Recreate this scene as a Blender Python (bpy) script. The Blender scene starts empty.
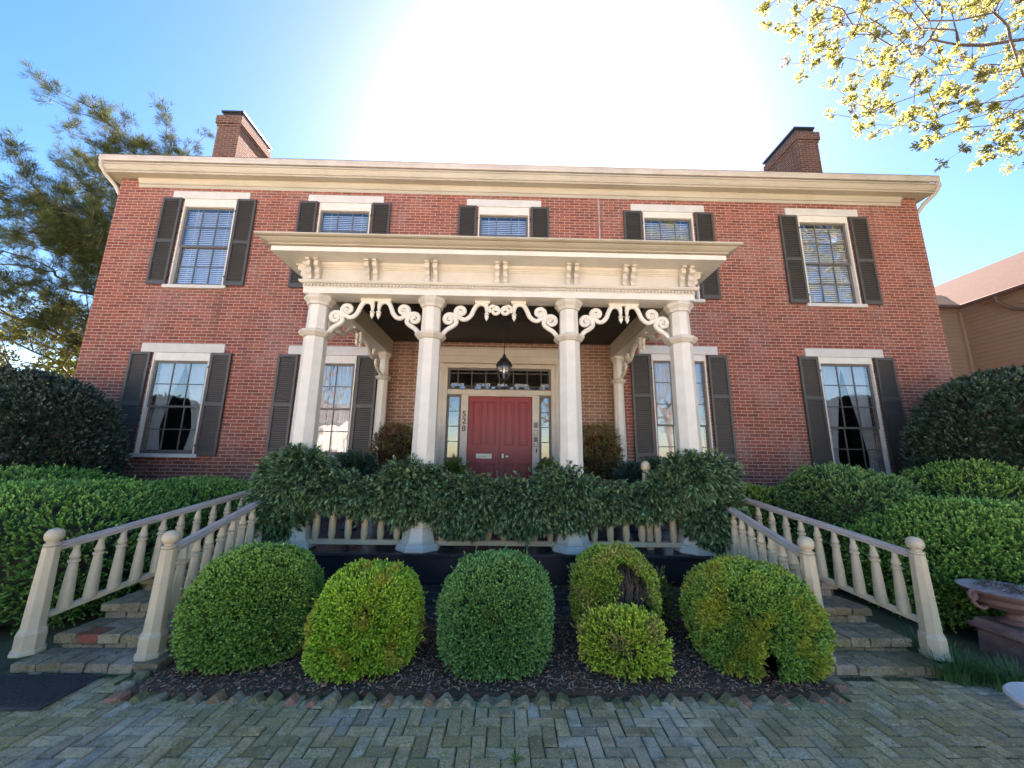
import bpy, math, random
import numpy as np
from mathutils import Vector, noise as mnoise

rng = np.random.default_rng(7)
random.seed(7)
R = math.radians
sc = bpy.context.scene
col = sc.collection

# ------------------------------------------------------------ camera, sky, sun, exposure
CAMP = (-0.042, -7.6, 1.6)
YAW, PITCH, ROLL, FPX = .0174, .1954, .0131, 379.65
def camera():
    cy, sy = math.cos(YAW), math.sin(YAW)
    F = Vector((sy*math.cos(PITCH), cy*math.cos(PITCH), math.sin(PITCH)))
    Rt = Vector((cy, -sy, 0)); U = Rt.cross(F)
    c, s = math.cos(ROLL), math.sin(ROLL)
    R2 = Rt*c + U*s; U2 = -Rt*s + U*c
    cam = bpy.data.cameras.new('camera'); o = bpy.data.objects.new('camera', cam); col.objects.link(o)
    from mathutils import Matrix
    m = Matrix((R2, U2, -F)).transposed().to_4x4(); m.translation = CAMP
    o.matrix_world = m
    cam.sensor_fit = 'HORIZONTAL'; cam.sensor_width = 36; cam.lens = 36*FPX/1024
    cam.clip_start = .05; cam.clip_end = 2000
    sc.camera = o
camera()
SUN_EL, SUN_AZ = 40, 7            # behind the house, a little to the right
w = bpy.data.worlds.new('World'); sc.world = w; w.use_nodes = True
nt = w.node_tree; bg = nt.nodes['Background']
sky = nt.nodes.new('ShaderNodeTexSky'); sky.sky_type = 'NISHITA'; sky.sun_disc = False
sky.sun_elevation = R(SUN_EL); sky.sun_rotation = R(SUN_AZ); sky.air_density = 1.0; sky.dust_density = .75; sky.ozone_density = 2.4
hs = nt.nodes.new('ShaderNodeHueSaturation'); hs.inputs['Saturation'].default_value = 1.4
nt.links.new(sky.outputs[0], hs.inputs['Color']); nt.links.new(hs.outputs[0], bg.inputs[0]); bg.inputs[1].default_value = .041
sl = bpy.data.lights.new('sun', 'SUN'); sl.energy = 5; sl.angle = R(.5); sl.color = (1, .95, .87)
so = bpy.data.objects.new('sun', sl); col.objects.link(so)
sd = Vector((math.sin(R(SUN_AZ))*math.cos(R(SUN_EL)), math.cos(R(SUN_AZ))*math.cos(R(SUN_EL)), math.sin(R(SUN_EL))))
so.rotation_euler = sd.to_track_quat('Z', 'Y').to_euler()
sc.view_settings.view_transform = 'Standard'; sc.view_settings.look = 'None'
sc.view_settings.gamma = 1; sc.view_settings.exposure = 3.33
sc.view_settings.use_white_balance = True; sc.view_settings.white_balance_temperature = 7900; sc.view_settings.white_balance_tint = 24
sc.render.engine = 'CYCLES'

# ------------------------------------------------------------ materials
def node(nt, t, **kw):
    n = nt.nodes.new(t)
    for k, v in kw.items():
        if k in n.inputs: n.inputs[k].default_value = v
        else: setattr(n, k, v)
    return n
def mixc(nt, a, b, fac, blend='MIX'):
    m = nt.nodes.new('ShaderNodeMix'); m.data_type = 'RGBA'; m.blend_type = blend
    for sock, v in ((m.inputs[0], fac), (m.inputs[6], a), (m.inputs[7], b)):
        if hasattr(v, 'links') or isinstance(v, bpy.types.NodeSocket): nt.links.new(v, sock)
        else: sock.default_value = v if not isinstance(v, tuple) else (*v, 1)
    return m.outputs[2]
def ramp(nt, src, p0, p1):
    r = nt.nodes.new('ShaderNodeMapRange'); r.inputs[1].default_value = p0; r.inputs[2].default_value = p1
    nt.links.new(src, r.inputs[0]); return r.outputs[0]
def objcoord(nt):
    return nt.nodes.new('ShaderNodeNewGeometry').outputs['Position']
def tex(nt, co, scale, detail=4, rough=.55, vec=None):
    n = nt.nodes.new('ShaderNodeTexNoise'); n.inputs['Scale'].default_value = scale
    n.inputs['Detail'].default_value = detail; n.inputs['Roughness'].default_value = rough
    if vec:
        m = nt.nodes.new('ShaderNodeMapping'); m.inputs['Scale'].default_value = vec
        nt.links.new(co, m.inputs[0]); co = m.outputs[0]
    nt.links.new(co, n.inputs[0]); return n.outputs[0]
def mat(name, c, rough=.5, c2=None, scale=3, vec=None, dirt=None, dirt_scale=1.2, dirt_amt=.5, bump=0, bscale=30, bvec=None, attr=False, metallic=0, trans=0, spec=.5, sheen=0):
    m = bpy.data.materials.new(name); m.use_nodes = True; nt = m.node_tree
    b = nt.nodes['Principled BSDF']; co = objcoord(nt)
    b.inputs['Roughness'].default_value = rough; b.inputs['Metallic'].default_value = metallic
    b.inputs['Specular IOR Level'].default_value = spec
    if attr:
        a = nt.nodes.new('ShaderNodeAttribute'); a.attribute_name = 'Col'; out = a.outputs[0]
        if c2: out = mixc(nt, out, c2, ramp(nt, tex(nt, co, scale, 5), .45, .75))
    elif c2: out = mixc(nt, c, c2, ramp(nt, tex(nt, co, scale, 5, .6, vec), .35, .65))
    else: out = mixc(nt, c, c, 0.0)
    if dirt: 
        f = ramp(nt, tex(nt, co, dirt_scale, 8, .65), .5, .8)
        mu = node(nt, 'ShaderNodeMath', operation='MULTIPLY'); nt.links.new(f, mu.inputs[0]); mu.inputs[1].default_value = dirt_amt
        out = mixc(nt, out, dirt, mu.outputs[0])
    nt.links.new(out, b.inputs['Base Color'])
    if bump:
        bn = nt.nodes.new('ShaderNodeBump'); bn.inputs['Strength'].default_value = bump; bn.inputs['Distance'].default_value = .01
        nt.links.new(tex(nt, co, bscale, 4, .6, bvec), bn.inputs['Height']); nt.links.new(bn.outputs[0], b.inputs['Normal'])
    if trans:
        t = nt.nodes.new('ShaderNodeBsdfTranslucent'); nt.links.new(out, t.inputs[0])
        mx = nt.nodes.new('ShaderNodeMixShader'); mx.inputs[0].default_value = trans
        nt.links.new(b.outputs[0], mx.inputs[1]); nt.links.new(t.outputs[0], mx.inputs[2])
        nt.links.new(mx.outputs[0], nt.nodes['Material Output'].inputs[0])
    return m
def brick_mat(name, c1, c2, mortar, bias=0.0, stain=(.36, .26, .24), dark=(.10, .05, .04)):
    m = bpy.data.materials.new(name); m.use_nodes = True; nt = m.node_tree; b = nt.nodes['Principled BSDF']
    co = objcoord(nt)
    s = nt.nodes.new('ShaderNodeSeparateXYZ'); nt.links.new(co, s.inputs[0])
    ad = node(nt, 'ShaderNodeMath', operation='ADD'); nt.links.new(s.outputs[0], ad.inputs[0]); nt.links.new(s.outputs[1], ad.inputs[1])
    cb = nt.nodes.new('ShaderNodeCombineXYZ'); nt.links.new(ad.outputs[0], cb.inputs[0]); nt.links.new(s.outputs[2], cb.inputs[1])
    # slight waviness of the hand-laid courses
    nz = nt.nodes.new('ShaderNodeTexNoise'); nz.inputs['Scale'].default_value = 2.2; nz.inputs['Detail'].default_value = 3
    nt.links.new(cb.outputs[0], nz.inputs[0])
    vs = node(nt, 'ShaderNodeVectorMath', operation='SUBTRACT'); nt.links.new(nz.outputs[1], vs.inputs[0]); vs.inputs[1].default_value = (.5, .5, .5)
    vm = node(nt, 'ShaderNodeVectorMath', operation='MULTIPLY_ADD'); nt.links.new(vs.outputs[0], vm.inputs[0]); vm.inputs[1].default_value = (.06, .018, 0); nt.links.new(cb.outputs[0], vm.inputs[2])
    br = nt.nodes.new('ShaderNodeTexBrick'); nt.links.new(vm.outputs[0], br.inputs[0])
    br.inputs['Color1'].default_value = (*c1, 1); br.inputs['Color2'].default_value = (*c2, 1); br.inputs['Mortar'].default_value = (*mortar, 1)
    br.inputs['Scale'].default_value = 1; br.inputs['Mortar Size'].default_value = .0078; br.inputs['Mortar Smooth'].default_value = .35
    br.inputs['Bias'].default_value = bias; br.inputs['Brick Width'].default_value = .222; br.inputs['Row Height'].default_value = .0676
    out = br.outputs[0]
    out = mixc(nt, out, dark, node_mul(nt, ramp(nt, tex(nt, cb.outputs[0], 9, 3, .6, (1, 3, 1)), .52, .75), .45))
    out = mixc(nt, out, stain, node_mul(nt, ramp(nt, tex(nt, cb.outputs[0], .9, 6, .7), .48, .75), .42))
    out = mixc(nt, out, stain, node_mul(nt, ramp(nt, tex(nt, cb.outputs[0], 26, 3, .7), .55, .8), .35))
    out = mixc(nt, out, dark, node_mul(nt, ramp(nt, tex(nt, cb.outputs[0], 1.0, 7, .7, (3.5, .35, 1)), .52, .8), .55))
    out = mixc(nt, out, (.42, .34, .30), node_mul(nt, ramp(nt, tex(nt, cb.outputs[0], 1.0, 6, .75, (2.2, .8, 1)), .56, .75), .35))
    nt.links.new(out, b.inputs['Base Color']); b.inputs['Roughness'].default_value = .9; b.inputs['Specular IOR Level'].default_value = .2
    bn = nt.nodes.new('ShaderNodeBump'); bn.inputs['Strength'].default_value = .8; bn.inputs['Distance'].default_value = .008; bn.invert = True
    ad2 = node(nt, 'ShaderNodeMath', operation='MULTIPLY_ADD'); nt.links.new(tex(nt, cb.outputs[0], 40, 4), ad2.inputs[0]); ad2.inputs[1].default_value = .5; nt.links.new(br.outputs['Fac'], ad2.inputs[2])
    nt.links.new(ad2.outputs[0], bn.inputs['Height']); nt.links.new(bn.outputs[0], b.inputs['Normal'])
    return m
def node_mul(nt, a, k):
    mu = node(nt, 'ShaderNodeMath', operation='MULTIPLY'); nt.links.new(a, mu.inputs[0]); mu.inputs[1].default_value = k; return mu.outputs[0]
def glass_mat(name, tint=(.9, .93, .95), ior=2.3, wav=.2):
    m = bpy.data.materials.new(name); m.use_nodes = True; nt = m.node_tree
    nt.nodes.remove(nt.nodes['Principled BSDF'])
    t = nt.nodes.new('ShaderNodeBsdfTransparent'); t.inputs[0].default_value = (*tint, 1)
    g = nt.nodes.new('ShaderNodeBsdfGlossy'); g.inputs['Roughness'].default_value = .02
    f = nt.nodes.new('ShaderNodeFresnel'); gm = nt.nodes.new('ShaderNodeNewGeometry'); mr = nt.nodes.new('ShaderNodeMapRange'); mr.inputs[3].default_value = ior; mr.inputs[4].default_value = 1/ior
    nt.links.new(gm.outputs['Backfacing'], mr.inputs[0]); nt.links.new(mr.outputs[0], f.inputs[0])
    bn = nt.nodes.new('ShaderNodeBump'); bn.inputs['Strength'].default_value = wav; bn.inputs['Distance'].default_value = .004
    nt.links.new(tex(nt, objcoord(nt), 3.5, 2), bn.inputs['Height']); nt.links.new(bn.outputs[0], g.inputs['Normal'])
    x = nt.nodes.new('ShaderNodeMixShader'); nt.links.new(f.outputs[0], x.inputs[0]); nt.links.new(t.outputs[0], x.inputs[1]); nt.links.new(g.outputs[0], x.inputs[2])
    nt.links.new(x.outputs[0], nt.nodes['Material Output'].inputs[0]); return m

def worn_mat(name, moss, speck, ms=1.5):
    m = bpy.data.materials.new(name); m.use_nodes = True; nt = m.node_tree; b = nt.nodes['Principled BSDF']; co = objcoord(nt)
    a = nt.nodes.new('ShaderNodeAttribute'); a.attribute_name = 'Col'; out = a.outputs[0]
    dk = mixc(nt, out, (.35, .33, .30), 1.0, 'MULTIPLY')
    out = mixc(nt, out, dk, node_mul(nt, ramp(nt, tex(nt, co, 9, 8, .7), .45, .68), .8))
    big = ramp(nt, tex(nt, co, ms, 6, .6), .40, .55); fine = ramp(nt, tex(nt, co, 55, 5, .7), .42, .62)
    mu = node(nt, 'ShaderNodeMath', operation='MULTIPLY'); nt.links.new(big, mu.inputs[0]); nt.links.new(fine, mu.inputs[1])
    out = mixc(nt, out, moss, node_mul(nt, mu.outputs[0], .95))
    sp = node(nt, 'ShaderNodeMath', operation='MULTIPLY'); nt.links.new(ramp(nt, tex(nt, co, 120, 3, .8), .53, .62), sp.inputs[0]); nt.links.new(ramp(nt, tex(nt, co, 2.2, 5, .6), .38, .62), sp.inputs[1])
    out = mixc(nt, out, speck, node_mul(nt, sp.outputs[0], .75))
    out = mixc(nt, out, (.04, .036, .028), node_mul(nt, ramp(nt, tex(nt, co, 70, 4, .75), .56, .68), .7))
    nt.links.new(out, b.inputs['Base Color']); b.inputs['Roughness'].default_value = .88; b.inputs['Specular IOR Level'].default_value = .3
    bn = nt.nodes.new('ShaderNodeBump'); bn.inputs['Strength'].default_value = .8; bn.inputs['Distance'].default_value = .012
    nt.links.new(tex(nt, co, 35, 8, .7), bn.inputs['Height']); nt.links.new(bn.outputs[0], b.inputs['Normal']); return m

M = dict(
 brick=brick_mat('old_red_brick', (.33, .090, .058), (.18, .050, .038), (.45, .33, .26)),
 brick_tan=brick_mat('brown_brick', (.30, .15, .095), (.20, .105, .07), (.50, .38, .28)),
 brick_dk=brick_mat('foundation_brick', (.10, .06, .055), (.07, .05, .05), (.14, .12, .11), stain=(.2, .2, .2)),
 brick_ch=brick_mat('chimney_brick', (.17, .065, .045), (.085, .042, .035), (.30, .24, .19), stain=(.16, .11, .10)),
 stone=mat('painted_lintel', (.58, .565, .53), .7, (.51, .50, .46), 4, dirt=(.45, .43, .38), dirt_scale=3, dirt_amt=.4, bump=.2, bscale=60),
 cream=mat('cream_paint', (.58, .54, .46), .5, (.51, .47, .40), 3, dirt=(.42, .38, .30), dirt_scale=2.5, dirt_amt=.45, bump=.1, bscale=40),
 eave=mat('eave_paint', (.46, .42, .33), .55, (.39, .35, .27), 2, vec=(.3, 1, 4), dirt=(.28, .24, .17), dirt_scale=2, dirt_amt=.55, bump=.1, bscale=30),
 gutter=mat('gutter_metal', (.55, .50, .44), .45, (.45, .40, .35), 2, dirt=(.25, .22, .2), dirt_amt=.4),
 white=mat('white_column_paint', (.68, .65, .57), .42, (.61, .585, .51), 5, dirt=(.50, .47, .40), dirt_scale=4, dirt_amt=.35, bump=.08, bscale=50),
 fret=mat('white_fretwork_paint', (.70, .67, .59), .45, (.64, .61, .53), 6, dirt=(.5, .45, .36), dirt_scale=8, dirt_amt=.4),
 shutter=mat('shutter_paint', (.070, .062, .054), .45, (.055, .049, .043), 6, dirt=(.15, .14, .12), dirt_scale=6, dirt_amt=.4),
 sash=mat('sash_paint', (.13, .12, .11), .5, (.11, .10, .09), 8),
 door=mat('red_door_paint', (.29, .020, .030), .38, (.26, .018, .027), 5, bump=.05, bscale=30),
 brass=mat('worn_brass', (.75, .66, .45), .35, (.6, .5, .33), 20, metallic=.8),
 plate=mat('pale_mail_plate', (.78, .74, .62), .45, (.7, .66, .54), 20),
 steel=mat('grey_box_metal', (.22, .21, .20), .4, (.17, .16, .15), 20, metallic=.4),
 black=mat('black_iron', (.02, .02, .022), .4, (.03, .03, .03), 12),
 fascia=mat('black_fascia_board', (.012, .012, .018), .45, (.02, .02, .026), 3),
 tile=mat('black_slate_tile', (.025, .026, .03), .22, (.045, .045, .05), 3, dirt=(.12, .12, .12), dirt_scale=5, dirt_amt=.35, bump=.15, bscale=15),
 grout=mat('tile_grout', (.10, .10, .10), .9, (.07, .07, .07), 9),
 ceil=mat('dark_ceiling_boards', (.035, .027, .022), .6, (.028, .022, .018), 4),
 curtain=mat('white_curtain', (.88, .87, .84), .9, (.82, .81, .78), 4, trans=.3),
 blind=mat('white_blind', (.85, .86, .88), .5, (.8, .8, .82), 4),
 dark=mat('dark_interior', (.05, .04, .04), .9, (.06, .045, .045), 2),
 glass=glass_mat('window_glass'),
 clear=glass_mat('lantern_glass', (.85, .85, .85), 2.2, .1),
 rail=mat('tan_rail_paint', (.62, .51, .35), .45, (.55, .45, .30), 5, dirt=(.30, .27, .21), dirt_scale=7, dirt_amt=.5, bump=.15, bscale=60),
 railtop=mat('grey_handrail_paint', (.46, .41, .38), .3, (.38, .34, .31), 5, vec=(3, 1, 1), bump=.1, bscale=60),
 balus=mat('yellowed_baluster_paint', (.62, .52, .34), .5, (.55, .46, .30), 5, dirt=(.35, .3, .2), dirt_scale=7, dirt_amt=.4),
 paver=worn_mat('grey_paver', (.34, .25, .05), (.85, .64, .33), 1.3),
 step=worn_mat('old_step_brick', (.18, .155, .045), (.5, .42, .3), 3.0),
 soil=mat('moss_joint', (.06, .05, .03), .95, (.16, .15, .045), 4, bump=.4, bscale=40),
 mulch=mat('mulch', (.10, .05, .03), .95, (.16, .08, .05), 25, bump=.8, bscale=60),
 chip=mat('mulch_chip', (0, 0, 0), .9, attr=True),
 leaf=mat('broad_leaf', (0, 0, 0), .45, attr=True, trans=.22, spec=.4),
 gloss=mat('glossy_leaf', (0, 0, 0), .32, attr=True, trans=.08, spec=.5),
 bleaf=mat('backlit_leaf', (0, 0, 0), .5, attr=True, trans=.55, spec=.3),
 needle=mat('pine_needle', (0, 0, 0), .8, attr=True, trans=.15, spec=.1),
 core=mat('dark_twigs', (.022, .026, .012), .95, (.035, .028, .018), 8),  # dark green-brown twig colour of the solid shrub cores
 stem=mat('dead_stems', (.16, .12, .09), .9, (.10, .08, .06), 30),
 bark=mat('grey_bark', (.13, .10, .085), .9, (.08, .065, .055), 8, vec=(1, 1, .3), bump=.8, bscale=20),
 pbark=mat('pine_bark', (.15, .10, .075), .9, (.09, .065, .05), 6, bump=.8, bscale=15),
 rubber=mat('black_rubber', (.03, .03, .034), .55, (.05, .05, .055), 30),
 terra=mat('weathered_terracotta', (.26, .14, .12), .8, (.20, .11, .10), 6, dirt=(.36, .33, .30), dirt_scale=5, dirt_amt=.55, bump=.4, bscale=50),
 terra_w=mat('lichened_rim', (.42, .38, .35), .85, (.28, .2, .18), 12, bump=.4, bscale=60),
 cast=mat('white_cast_stone', (.58, .54, .50), .8, (.48, .44, .40), 9, bump=.3, bscale=60),
 shingle=mat('pinkish_shingle', (.055, .037, .035), .9, (.04, .028, .026), 12, spec=.05, bump=.6, bscale=25, bvec=(1, 1, 4)),
 siding=mat('tan_siding', (.28, .21, .165), .6, (.25, .19, .15), 3),
 brown=mat('brown_metal', (.12, .075, .06), .45, (.09, .06, .05), 6),
 lawn=mat('lawn', (.09, .07, .045), .95, (.10, .11, .04), 2, bump=.6, bscale=40),
 bounce_road=mat('bounce_concrete', (.62, .57, .50), .95, (.54, .50, .43), 6, bump=.3, bscale=50),
 hwhite=mat('white_clapboard', (.36, .36, .35), .7, (.32, .32, .31), 3),
 hroof=mat('grey_roof', (.10, .10, .11), .9, (.07, .07, .08), 5),
 roofm=mat('porch_roof_metal', (.30, .28, .25), .6, (.2, .19, .17), 3),
)

# ------------------------------------------------------------ mesh helpers
class MB:
    def __init__(s): s.v = []; s.f = []; s.c = []
    def add(s, V, F, c=None):
        n = len(s.v); s.v += [tuple(p) for p in V]; s.f += [tuple(i+n for i in f) for f in F]; s.c += [c]*len(F); return s
    def box(s, x0, x1, y0, y1, z0, z1, c=None):
        V = [(x, y, z) for x in (x0, x1) for y in (y0, y1) for z in (z0, z1)]
        return s.add(V, [(0,1,3,2),(4,6,7,5),(0,4,5,1),(2,3,7,6),(0,2,6,4),(1,5,7,3)], c)
    def obox(s, ctr, half, ax, ay, az, c=None, taper=1):
        C = Vector(ctr); V = []
        for i in (-1, 1):
            for j in (-1, 1):
                for k in (-1, 1):
                    t = taper if k > 0 else 1
                    V.append(C + Vector(ax)*half[0]*i*t + Vector(ay)*half[1]*j*t + Vector(az)*half[2]*k)
        return s.add(V, [(0,1,3,2),(4,6,7,5),(0,4,5,1),(2,3,7,6),(0,2,6,4),(1,5,7,3)], c)
    def lathe(s, prof, c, n=24, ph=0, sx=1, sy=1, col=None):
        V = [];
        for r, z in prof:
            for i in range(n):
                a = ph + 2*math.pi*i/n; V.append((c[0]+r*sx*math.cos(a), c[1]+r*sy*math.sin(a), c[2]+z))
        F = []
        for k in range(len(prof)-1):
            for i in range(n):
                j = (i+1) % n; F.append((k*n+i, k*n+j, (k+1)*n+j, (k+1)*n+i))
        F.append(tuple(range(n-1, -1, -1))); F.append(tuple((len(prof)-1)*n+i for i in range(n)))
        return s.add(V, F, col)
    def tube(s, pts, r, n=8, up=(0, 0, 1), sq=1.0, c=None):
        P = [Vector(p) for p in pts]; m = len(P); rr = r if isinstance(r, (list, tuple)) else [r]*m
        V = []; prev = None
        for i in range(m):
            d = (P[min(i+1, m-1)]-P[max(i-1, 0)]).normalized()
            if prev is None:
                a = Vector(up) if abs(d.dot(Vector(up))) < .95 else Vector((1, .1, 0))
                u = (a - d*a.dot(d)).normalized()
            else: u = (prev - d*prev.dot(d)).normalized()
            prev = u; v = d.cross(u)
            for k in range(n):
                t = 2*math.pi*k/n; V.append(P[i] + (u*math.cos(t) + v*math.sin(t)*sq)*rr[i])
        F = [(i*n+k, i*n+(k+1) % n, (i+1)*n+(k+1) % n, (i+1)*n+k) for i in range(m-1) for k in range(n)]
        F += [tuple(range(n-1, -1, -1)), tuple((m-1)*n+k for k in range(n))]
        return s.add(V, F, c)
    def mold(s, corners, prof, c=None):
        # corners: (x, y, dx, dy); profile (outward, z)
        V = []; n = len(prof)
        for x, y, dx, dy in corners:
            for o, z in prof: V.append((x+dx*o, y+dy*o, z))
        F = [(i*n+k, (i+1)*n+k, (i+1)*n+k+1, i*n+k+1) for i in range(len(corners)-1) for k in range(n-1)]
        F += [tuple(range(n)), tuple((len(corners)-1)*n+k for k in range(n-1, -1, -1))]
        return s.add(V, F, c)
    def poly(s, pts, c=None): return s.add(pts, [tuple(range(len(pts)))], c)
    def extrude(s, pts, d, c=None):
        n = len(pts); D = Vector(d); V = [Vector(p) for p in pts]; V += [p+D for p in V]
        F = [tuple(range(n-1, -1, -1)), tuple(range(n, 2*n))] + [(i, (i+1) % n, n+(i+1) % n, n+i) for i in range(n)]
        return s.add(V, F, c)
    def build(s, name, m, parent=None, smooth=False, bevel=0):
        me = bpy.data.meshes.new(name); off = Vector(parent.matrix_world.translation) if parent else Vector((0, 0, 0))
        root = parent
        while root is not None and root.parent is not None: root = root.parent
        off = root.location.copy() if root is not None else Vector((0, 0, 0))
        me.from_pydata([tuple(Vector(p)-off) for p in s.v], [], s.f); me.materials.append(m)
        if any(c is not None for c in s.c):
            a = me.attributes.new('Col', 'FLOAT_COLOR', 'CORNER'); data = []
            for p, c in zip(me.polygons, s.c): data += [*(c or (.2, .2, .2)), 1]*p.loop_total
            a.data.foreach_set('color', data)
        if smooth: me.polygons.foreach_set('use_smooth', [True]*len(me.polygons))
        o = bpy.data.objects.new(name, me); col.objects.link(o)
        if parent: o.parent = parent
        if smooth:
            try: me.set_sharp_from_angle(angle=R(38))
            except Exception: pass
        if bevel:
            b = o.modifiers.new('bevel', 'BEVEL'); b.width = bevel; b.segments = 1; b.limit_method = 'ANGLE'
        return o
def npmesh(name, V, F, m, parent=None, colr=None, off=(0, 0, 0), smooth=False):
    """V (n,3), F (m,4) or (m,3); colr per face"""
    me = bpy.data.meshes.new(name); V = np.asarray(V, dtype=np.float32)-np.asarray(off, dtype=np.float32); F = np.asarray(F, dtype=np.int32); k = F.shape[1]
    me.vertices.add(len(V)); me.vertices.foreach_set('co', V.ravel())
    me.loops.add(F.size); me.loops.foreach_set('vertex_index', F.ravel())
    me.polygons.add(len(F)); me.polygons.foreach_set('loop_start', np.arange(len(F), dtype=np.int32)*k)
    try: me.polygons.foreach_set('loop_total', np.full(len(F), k, dtype=np.int32))
    except Exception: pass
    me.materials.append(m)
    if colr is not None:
        a = me.attributes.new('Col', 'FLOAT_COLOR', 'CORNER'); C = np.ones((len(F), k, 4), dtype=np.float32); C[:, :, :3] = np.asarray(colr)[:, None, :]
        a.data.foreach_set('color', C.ravel())
    me.polygons.foreach_set('use_smooth', np.full(len(F), smooth)); me.update(calc_edges=True); me.validate()
    o = bpy.data.objects.new(name, me); col.objects.link(o)
    if parent: o.parent = parent
    return o
def tag(o, label=None, cat=None, group=None, kind=None):
    if label: o['label'] = label
    if cat: o['category'] = cat
    if group: o['group'] = group
    if kind: o['kind'] = kind
    return o
def empty(name, loc, label, cat, group=None):
    o = bpy.data.objects.new(name, None); o.empty_display_size = .2; o.location = loc; col.objects.link(o); return tag(o, label, cat, group)

# ------------------------------------------------------------ foliage helpers
def unit(a): return a/np.maximum(np.linalg.norm(a, axis=-1, keepdims=True), 1e-9)
def leaf_quads(P, D, L, W, fold=.25, nrm=None):
    """rhombic leaves from base P along D"""
    n = len(P); D = unit(D); r = rng.normal(size=(n, 3)) if nrm is None else nrm + .5*rng.normal(size=(n, 3))
    S = unit(np.cross(D, r)); N = np.cross(S, D)
    L = np.broadcast_to(L, n)[:, None]; W = np.broadcast_to(W, n)[:, None]
    mid = P + D*L*.5 + N*W*fold
    V = np.stack([P, mid+S*W*.5, P+D*L, mid-S*W*.5], 1).reshape(-1, 3)
    F = np.arange(4*n).reshape(n, 4); return V, F
def blob(center, rad, lump=.08, lf=2.2, nu=48, nv=30, ex=2.0, flat_bottom=None, seed=0):
    """lumpy super-ellipsoid surface as vertices and triangles"""
    V = []; 
    for j in range(nv+1):
        ph = -math.pi/2 + math.pi*j/nv
        for i in range(nu):
            th = 2*math.pi*i/nu
            c, s_ = math.cos(ph), math.sin(ph); sg = lambda a, e: math.copysign(abs(a)**e, a)
            e = 2/ex; d = (sg(c, e)*sg(math.cos(th), e), sg(c, e)*sg(math.sin(th), e), sg(s_, e))
            p = Vector((d[0]*rad[0], d[1]*rad[1], d[2]*rad[2]))
            q = Vector(center)+p; nn = mnoise.noise(q*lf+Vector((seed*7.1, 0, 0)))*1.0 + .5*mnoise.noise(q*lf*2.3+Vector((0, seed*3.3, 0)))
            p = p*(1+lump*nn); q = Vector(center)+p
            if flat_bottom is not None and q.z < flat_bottom: q.z = flat_bottom
            V.append(q)
    V = np.array(V); F = []
    for j in range(nv):
        for i in range(nu):
            a, b, c_, d_ = j*nu+i, j*nu+(i+1) % nu, (j+1)*nu+(i+1) % nu, (j+1)*nu+i
            F += [(a, b, c_), (a, c_, d_)]
    return V, np.array(F)
def sample(V, F, n, keep=None):
    A, B, C_ = V[F[:, 0]], V[F[:, 1]], V[F[:, 2]]; cr = np.cross(B-A, C_-A); ar = np.linalg.norm(cr, axis=1)
    if keep is not None: ar = ar*keep((A+B+C_)/3, unit(cr))
    idx = rng.choice(len(F), n, p=ar/ar.sum()); u, v = rng.random(n), rng.random(n); fl = u+v > 1; u[fl] = 1-u[fl]; v[fl] = 1-v[fl]
    return A[idx]+(B-A)[idx]*u[:, None]+(C_-A)[idx]*v[:, None], unit(cr)[idx]
def noise3(P, f, seed=0):
    return np.array([mnoise.noise(Vector(p)*f+Vector((seed*5.7, seed*2.1, seed))) for p in P])
def sprigs(P, N, nl, slen, L, W, cfun, up=.35, jit=.45, spread=.9, droop=0):
    """tufts of leaves on short shoots; cfun(P, t) gives a colour"""
    D = unit(N + jit*rng.normal(size=P.shape) + np.array([0, 0, up-droop])); Vs, Fs, Cs = [], [], []; k = 0
    pn = cfun(P)
    for i in range(nl):
        t = (i+1)/nl; S = unit(np.cross(D, rng.normal(size=P.shape)))
        base = P + D*slen*t; d = unit(D*(.6+.8*t) + S*spread*(1.25-t))
        d[:, 2] -= droop*.6
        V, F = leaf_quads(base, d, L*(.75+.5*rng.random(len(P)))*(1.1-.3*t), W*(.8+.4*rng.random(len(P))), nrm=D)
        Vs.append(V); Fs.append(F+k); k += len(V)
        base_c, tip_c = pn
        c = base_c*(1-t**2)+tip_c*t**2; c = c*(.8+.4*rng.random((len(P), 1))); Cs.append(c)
    return np.concatenate(Vs), np.concatenate(Fs), np.concatenate(Cs)
def merge(parts):
    Vs, Fs, Cs = [], [], []; k = 0
    for V, F, C_ in parts: Vs.append(V); Fs.append(F+k); Cs.append(C_); k += len(V)
    return np.concatenate(Vs), np.concatenate(Fs), np.concatenate(Cs)
def tubes_np(E, r0, r1, n=5):
    """E: (m,2,3) segments -> frusta"""
    E = np.asarray(E); d = unit(E[:, 1]-E[:, 0]); a = np.where(np.abs(d[:, 2:3]) < .9, np.array([[0, 0, 1.]]), np.array([[1., 0, 0]]))
    u = unit(np.cross(d, a)); v = np.cross(d, u); m = len(E); V = np.zeros((m, 2, n, 3))
    for k in range(n):
        t = 2*math.pi*k/n; o = u*math.cos(t)+v*math.sin(t)
        V[:, 0, k] = E[:, 0]+o*np.asarray(r0)[:, None]; V[:, 1, k] = E[:, 1]+o*np.asarray(r1)[:, None]
    base = (np.arange(m)*2*n)[:, None, None]; k = np.arange(n)
    F = np.stack([k, (k+1) % n, n+(k+1) % n, n+k], 1)[None]+base
    return V.reshape(-1, 3), F.reshape(-1, 4)
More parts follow.
